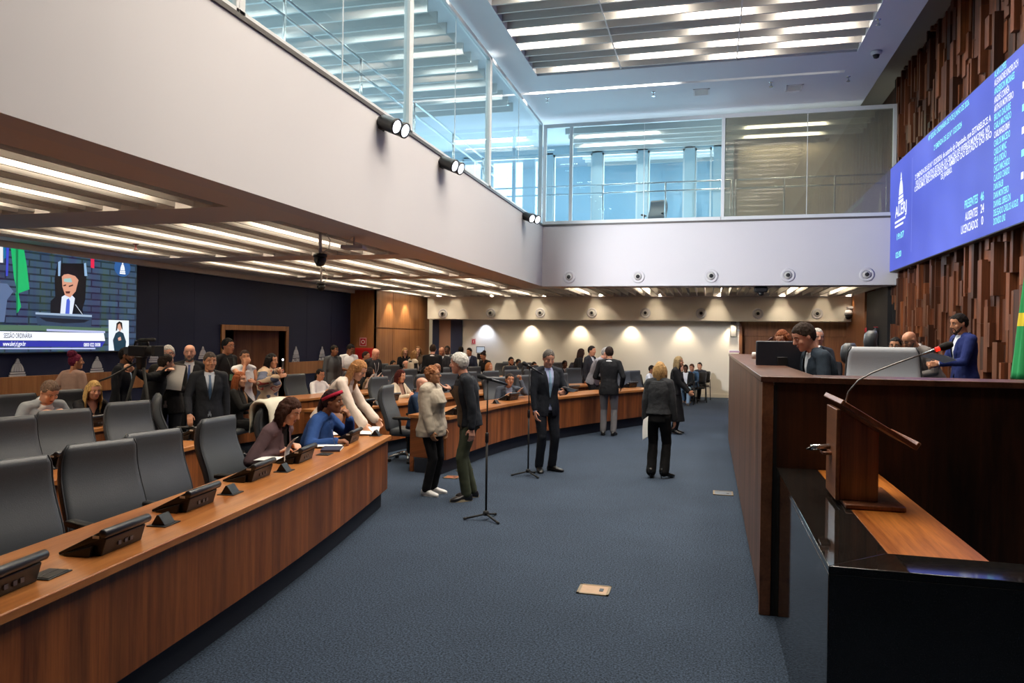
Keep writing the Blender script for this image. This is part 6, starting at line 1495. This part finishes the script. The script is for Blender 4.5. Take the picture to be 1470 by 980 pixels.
# brown fleece front of his jacket
s = MB(); rows = []
for i in range(9):
    h = -.1+.52*i/8; rows.append([old.onto(old.outer, h, x, .007) for x in (-.125, -.09, -.05, 0, .05, .09, .125)])
s.v = [tuple(p) for r_ in rows for p in r_]
for i in range(8):
    for j in range(6): a = i*7+j; s.f.append((a, a+1, a+8, a+7)); s.m.append(0)
s.build('fleece_front', plain('fleece_brown', '#4d3823', .95, bump=.8, bscale=120, var=.2, vscale=40), old.root, smooth=True)
f = atz(783, 676, 0); zc = proj(f)[2]; pw = _O+(_fw+_rt*((812-735)/FOC)+_up*((490-561)/FOC))*(zc-.25)
person('standing man in a dark navy suit reading a white paper, hand in pocket', f, facing(785, 24), lod=0, topz=topz(795, 502, zc), hair='buzz', hairc='#5d5854', hairline=.078, skin='pink', topc='#1c2029', shirt='#b7c3ea', tie='#8fb4d4', trousers='#191d25', wL=pw+V((-.02, 0, -.02)), armR=(.215, .10, .87), elbR=(.7, -.5, -.3), curlL=.6, head=(-6, 24, 0), toeR=-14, toeL=32, lean=0, vbot=.1, palmR=(-1, 0, 0), shoe='#0d0c0c')
paper(pw+_rt*.05+V((0, 0, .02)), (R(10), R(-14), facing(812, 10)), 'white paper held by the standing man in the navy suit', .2, .3, .012)
f = atz(873, 625, 0); person('man in a black jacket and grey trousers seen from behind at the desk', f, facing(870, 172), lod=0, topz=topz(868, 497, proj(f)[2]), hair='short', hairc='#2e211b', skin='tan', topc='#17181b', trousers='#6a686a', head=(22, 6, 0), shoe='#0d0c0c', armL=(-.16, .25, 1.08), armR=(.23, .12, .95))
f = atz(944, 686, 0); zc = proj(f)[2]; fw_ = facing(945, 165); pw = _O+(_fw+_rt*((927-735)/FOC)+_up*((490-604)/FOC))*zc
person('blonde woman in a dark tweed jacket and black trousers seen from behind', f, fw_, lod=0, fem=True, topz=topz(947, 519, zc), hair='bob', hlen=.16, hwide=128, hairc='#b08c5c', skin='light', top='sweater', topc='#26282c', loose=.022, hem=-.05, trousers='#0d0d0f', tf=0, flare=.014, heel=.07, shoe='#0c0c0d', toeR=-35, armL=(-.22, .04, .83), armR=(.22, .08, .84), head=(12, 0, 0), footR=(.09, .02, .1), footL=(-.09, -.04, .1), topmat=plain('tweed', '#2b2d31', .95, bump=.6, bscale=90, var=.6, vscale=140))
paper(pw+V((0, -.04, -.1)), (R(82), R(-20), facing(927, 110)), 'white papers carried by the blonde woman seen from behind', .2, .28, .008, n=4)
f = atz(968, 622, 0); person('blonde woman in a long black coat facing right', f, facing(965, 80), lod=0, fem=True, topz=topz(964, 511, proj(f)[2]), hair='long', hlen=.3, hairc='#97815c', skin='tan', top='sweater', topc='#151518', loose=.02, skirt=.28, trousers='#121215', heel=.06, head=(0, 4, 0), armR=(.1, .3, .95), armL=(-.12, .3, .95))
# ---------------------------------------------------------------- visitors by the back wall
VC = empty('visitor_chair'); s = MB(); s.loft([[V((x*k, y*k, z)) for x, y in rbox(0, 0, .46, .44, .06)] for z, k in ((.42, .94), (.44, 1), (.48, .97))]); s.build('seat', M_black, VC, smooth=True)
s = MB(); s.loft([[V((x, -.22-.08*t+y, .55+.36*t)) for x, y in rbox(0, 0, .44*(1 if 0 < t < 1 else .9), .045, .02)] for t in (0, .1, .5, .9, 1)]); s.build('backrest', M_black, VC, smooth=True)
for sx in (-1, 1): s = MB(); s.tube([(sx*.235, .2, .0), (sx*.235, .2, .64), (sx*.235, -.2, .66), (sx*.235, -.26, .0)], .013, 8); s.build('leg_frame', M_blackm, VC, smooth=True)
vn = [0]
def visitor(label, px, py, zc, face, clabel, **k):
    p = spot_at(px, zc); y = facing(px, face); c = VC if not vn[0] else copy_tree(VC); vn[0] = 1
    n = V((-math.sin(y), math.cos(y), 0)); q = p-n*.03; c.location = (q.x, q.y, 0); c.rotation_euler = (0, 0, y); tag(c, clabel, 'chair', 'black visitor chairs')
    return person(label, (p.x, p.y, 0), y, sit=True, topz=topz(px, py, zc), **dict(dict(lod=1, armL='lap', armR='lap', hair='short', hairc='#15100e'), **k))
visitor('seated man in a black jacket and pale jeans by the back wall', 985.5, 523, 22.2, -6, 'black visitor chair of the man in pale jeans', skin='dark', hair='buzz', top='open', topc='#17181b', shirt='#dcdce0', trousers='#7d93a8', shoe='#2a2522', lean=8, head=(0, 14, 0))
visitor('seated man in a denim shirt turning left by the back wall', 998, 522, 22.9, -38, 'black visitor chair of the man in the denim shirt', skin='tan', hairc='#4a2f20', top='shirt', topc='#3f5f82', trousers='#38506c', shoe='#c9a48c', lean=12, head=(12, 14, 0))
visitor('dark haired person with a pale mask in the last visitor seat', 1006, 520, 23.8, -20, 'black visitor chair furthest right by the back wall', skin='light', top='shirt', topc='#2c2f36')
visitor('person in cream half hidden behind the man in pale jeans', 979, 522, 23.4, 10, 'black visitor chair behind the man in pale jeans', skin='pink', hairc='#8a6a50', top='shirt', topc='#d8d2c6')
visitor('person in a white t-shirt between the two blonde women', 933, 524, 21.0, 70, 'black visitor chair hidden by the blonde woman', skin='brown', hairc='#15100e', top='tshirt', topc='#dcdce0', sleeve=.46)
# ---------------------------------------------------------------- on the rostrum
def ros(label, px, py, zc, face, zf=DF, **k):
    if k.get('sit'): k = dict(dict(pelvis=.64, footR=(.11, .24, .09), footL=(-.11, .24, .09)), **k)
    p = spot_at(px, zc); return person(label, (p.x, p.y, zf), facing(px, face), **dict(dict(topz=topz(px, py, zc)-zf), **k))
ros('man in a dark suit reading at the rostrum in profile', 1190, 465, 7.3, -68, sit=True, lod=0, lean=10, hunch=18, hair='buzz', hvol=1.02, hairc='#30241d', skin='pink', topc='#25303c', shirt='#dadfe6', head=(4, 28, 0), armL=(-.14, .34, .9), armR=(.14, .34, .9))
ros('woman with reddish hair looking down behind the monitor', 1128, 474, 10.2, -30, sit=True, lod=1, fem=True, hair='bob', hlen=.12, hairc='#7a4426', skin='light', top='sweater', topc='#1b1b20', head=(0, 26, 0))
ros('white haired man behind the reading man on the rostrum', 1170, 471, 10.8, 20, sit=True, lod=1, hair='short', hairc='#b9b5ae', hairline=.075, skin='pink', topc='#2b2f38')
ros('distant person seated low between the rostrum chairs', 1192, 500, 15.5, -10, DF-.3, sit=True, lod=2, hair='short', hairc='#15100e', skin='tan', topc='#1b1d24')
ros('dark haired man with glasses low behind the pale chair back', 1287, 484, 10.6, -10, sit=True, lod=1, hair='short', hairc='#120e0c', glasses=1, skin='tan', topc='#1b1d24')
ros('bald man in a light grey suit bending over on the rostrum', 1340, 477, 9.6, -48, lod=0, lean=30, hunch=18, hair='none', skin='tan', beard='#5a524c', glasses=1, topc='#6f6a68', head=(0, 30, 0), armL=(-.08, .38, .98), armR=(.08, .38, .98))
bl = ros('man in a royal blue suit standing by the block wall', 1386, 450, 9.0, -62, lod=0, hair='short', hairc='#17110f', beard='#2a1d18', skin='tan', topc='#1d2a63', shirt='#dfe3ee', head=(4, 14, 0), armL=(-.08, .34, 1.1), armR=(.08, .34, 1.08), trousers='#1a2456')
p = _O+(_fw+_rt*((1345-735)/FOC)+_up*((490-514)/FOC))*8.7; paper(p, (R(14), R(10), facing(1345, -60)), 'white papers held by the man in royal blue', .24, .32, .02, n=3)
# ---------------------------------------------------------------- remaining chairs of the rows
ORD = ('one', 'two', 'three', 'four', 'five', 'six', 'seven', 'eight', 'nine', 'ten', 'eleven', 'twelve', 'thirteen', 'fourteen', 'fifteen', 'sixteen')
def length(path): return sum((path[i+1]-path[i]).length for i in range(len(path)-1))
for row in ('R2', 'R3', 'R4'):
    o = offs(ROWS[row], .86); ns = normals(ROWS[row]); L = 0; nxt = .35; n = 0
    tot = length(o)
    for i in range(len(o)-1):
        seg = (o[i+1]-o[i]).length
        while nxt <= L+seg and nxt < tot-.2:
            pq = o[i].lerp(o[i+1], (nxt-L)/seg); pxq = proj((pq.x, pq.y, 1.1))[0]
            if pxq > dict(R2=508, R3=560, R4=540)[row] and all(abs(nxt-x) > .62 for x in SEATS[row]):
                p = o[i].lerp(o[i+1], (nxt-L)/seg); nn = ns[i]; x, y, k = proj((p.x, p.y, 1.1))
                place_chair(p, math.atan2(nn.x, -nn.y)+rnd.uniform(-.25, .15), 'empty grey chair behind the %s, %s counted from its aisle end' % (ROWNAME[row], ORD[n]), 'grey chairs at the curved desks'); n += 1; nxt += .74
            else: nxt += .1
        L += seg
# ================================================================== light
def area(name, loc, sx, sy, e, c=(1, .86, .68), rot=(0, 0, 0)):
    l = bpy.data.lights.new(name, 'AREA'); l.shape = 'RECTANGLE'; l.size = sx; l.size_y = sy; l.energy = e; l.color = c
    o = bpy.data.objects.new(name, l); COL.objects.link(o); o.location = loc; o.rotation_euler = rot
    return o
def spot(name, loc, tgt, e, ang, blend=.4, c=(1, .85, .65), rad=.04):
    l = bpy.data.lights.new(name, 'SPOT'); l.energy = e; l.spot_size = R(ang); l.spot_blend = blend; l.color = c; l.shadow_soft_size = rad
    o = bpy.data.objects.new(name, l); COL.objects.link(o); o.location = loc
    o.rotation_euler = (V(tgt)-V(loc)).to_track_quat('-Z', 'Y').to_euler()
    return o
LR = random.Random(5)
# lamps inside the high slatted opening: tubes along X
y = HY1-.12-.16
k = 0
while y > HY0+.2:
    if True:
        f = 1 if y > 9 else .95
        for j in range(4):
            if (j+k) % 2 == 0 and LR.random() < .85: area('ceiling_tube', (HX0+.9+1.64*j+LR.uniform(-.3, .3), y+.017, ZC+.25), .95, .1, 34*f, (1, .9, .76))
    y -= .36; k += 1
area('ceiling_slot_tube', (-2.6, SLY, ZC+.1), 3.4, .08, 90, (1, .92, .8)); area('ceiling_slot_tube', (1.2, SLY, ZC+.13), 3, .08, 1.5, (1, .92, .8))
for p, t in (((XG+.5, at(568, 182, 0, XG).y, 4.55), (1.2, 17, 2.2)), ((XG+.5, at(651, 238, 0, XG).y, 4.55), (.5, 20, 3.6)), ((XG+.5, at(764, 313, 0, XG).y, 4.55), (2.6, 12, 1))):
    spot('twin_spotlight_beam', p, t, 2600 if t[1] == 20 else 420, 66, .7, (.95, .96, 1), .09)
# lamps inside the low slatted bays: tubes along Y
for a, b in bays[1:]:
    for x in (-5.5, -6.5, -7.5, -8.5, -9.5):
        xx = XL+.72+.245*round((x-XL-.72)/.245)-.107
        if LR.random() < .9 or a < 5: area('bay_tube', (xx, (a+b)/2, ZL+.3), .09, (b-a)*.75, 46, (1, .84, .63))
for x in (-3.6, -1.7, .3, 2.2, 3.6):
    xx = XG-.4+.245*round((x-XG+.4)/.245)-.107
    area('bay_tube', (xx, 22.9, ZL+.3),   .1, 3, 50, (1, .82, .6))
# downlights washing the back wall and bulkhead
for i, px in enumerate((694, 760, 831, 905, 982, 1052)):
    x = at(px, 459, 1, YB-.35).x
    spot('wall_washer', (x, YB-.2, 2.5), (x, YB-.04, .1), 85, 96, .85, (1, .84, .62) if i else (.72, .8, 1))
for i in range(8):
    x = -9.2+1.9*i
    spot('bulkhead_washer', (x, BY-.3, ZL+.1), (x, BY-.06, 2.2), 34, 84, .5)
for y in (22.3, 23.6): spot('wall_washer', (JX+.35, y, ZL), (JX+.05, y, 1.6), 120, 75, .5)
# daylight
w = bpy.data.worlds.new('world'); SC.world = w; w.use_nodes = True
w.node_tree.nodes['Background'].inputs['Color'].default_value = (.62, .84, 1, 1)
w.node_tree.nodes['Background'].inputs['Strength'].default_value = 1.0
DAY = (.7, .88, 1)
area('daylight_back_windows', (-4.5, 24.0, 6.2), 10.4, 3.4, 760, DAY, (-PI/2, 0, 0))
area('daylight_left_windows', (XL-.9, 11, 6.6), 3, 30, 520, DAY, (0, -PI/2, 0))
for k in range(14):
    y = 4.5+k; area('gallery_tube', (-8.9+.5*(k % 2), y+.25, ZC-.1), 2.2, .1, 17, (1, .96, .88)); area('gallery_tube', (-6+.4*(k % 3), y-.25, ZC-.1), 1.7, .1, 17, (1, .96, .88))
for y in (21.1, 22.1): area('gallery_tube', (-2.6, y+.2, ZC-.12), 2.2, .1, 50, (1, .92, .78)); area('gallery_tube', (1.9, y+.2, ZC-.12), 2, .1, 100, (1, .92, .78))
SC.view_settings.view_transform = 'Standard'; SC.view_settings.look = 'None'; SC.view_settings.gamma = 1; SC.view_settings.use_curve_mapping = False
SC.view_settings.exposure = 0.1
SC.cycles.use_denoising = True
SC.cycles.max_bounces = 8; SC.cycles.diffuse_bounces = 4; SC.cycles.transparent_max_bounces = 12
SC.cycles.sample_clamp_indirect = 6
SC.cycles.caustics_reflective = False; SC.cycles.caustics_refractive = False
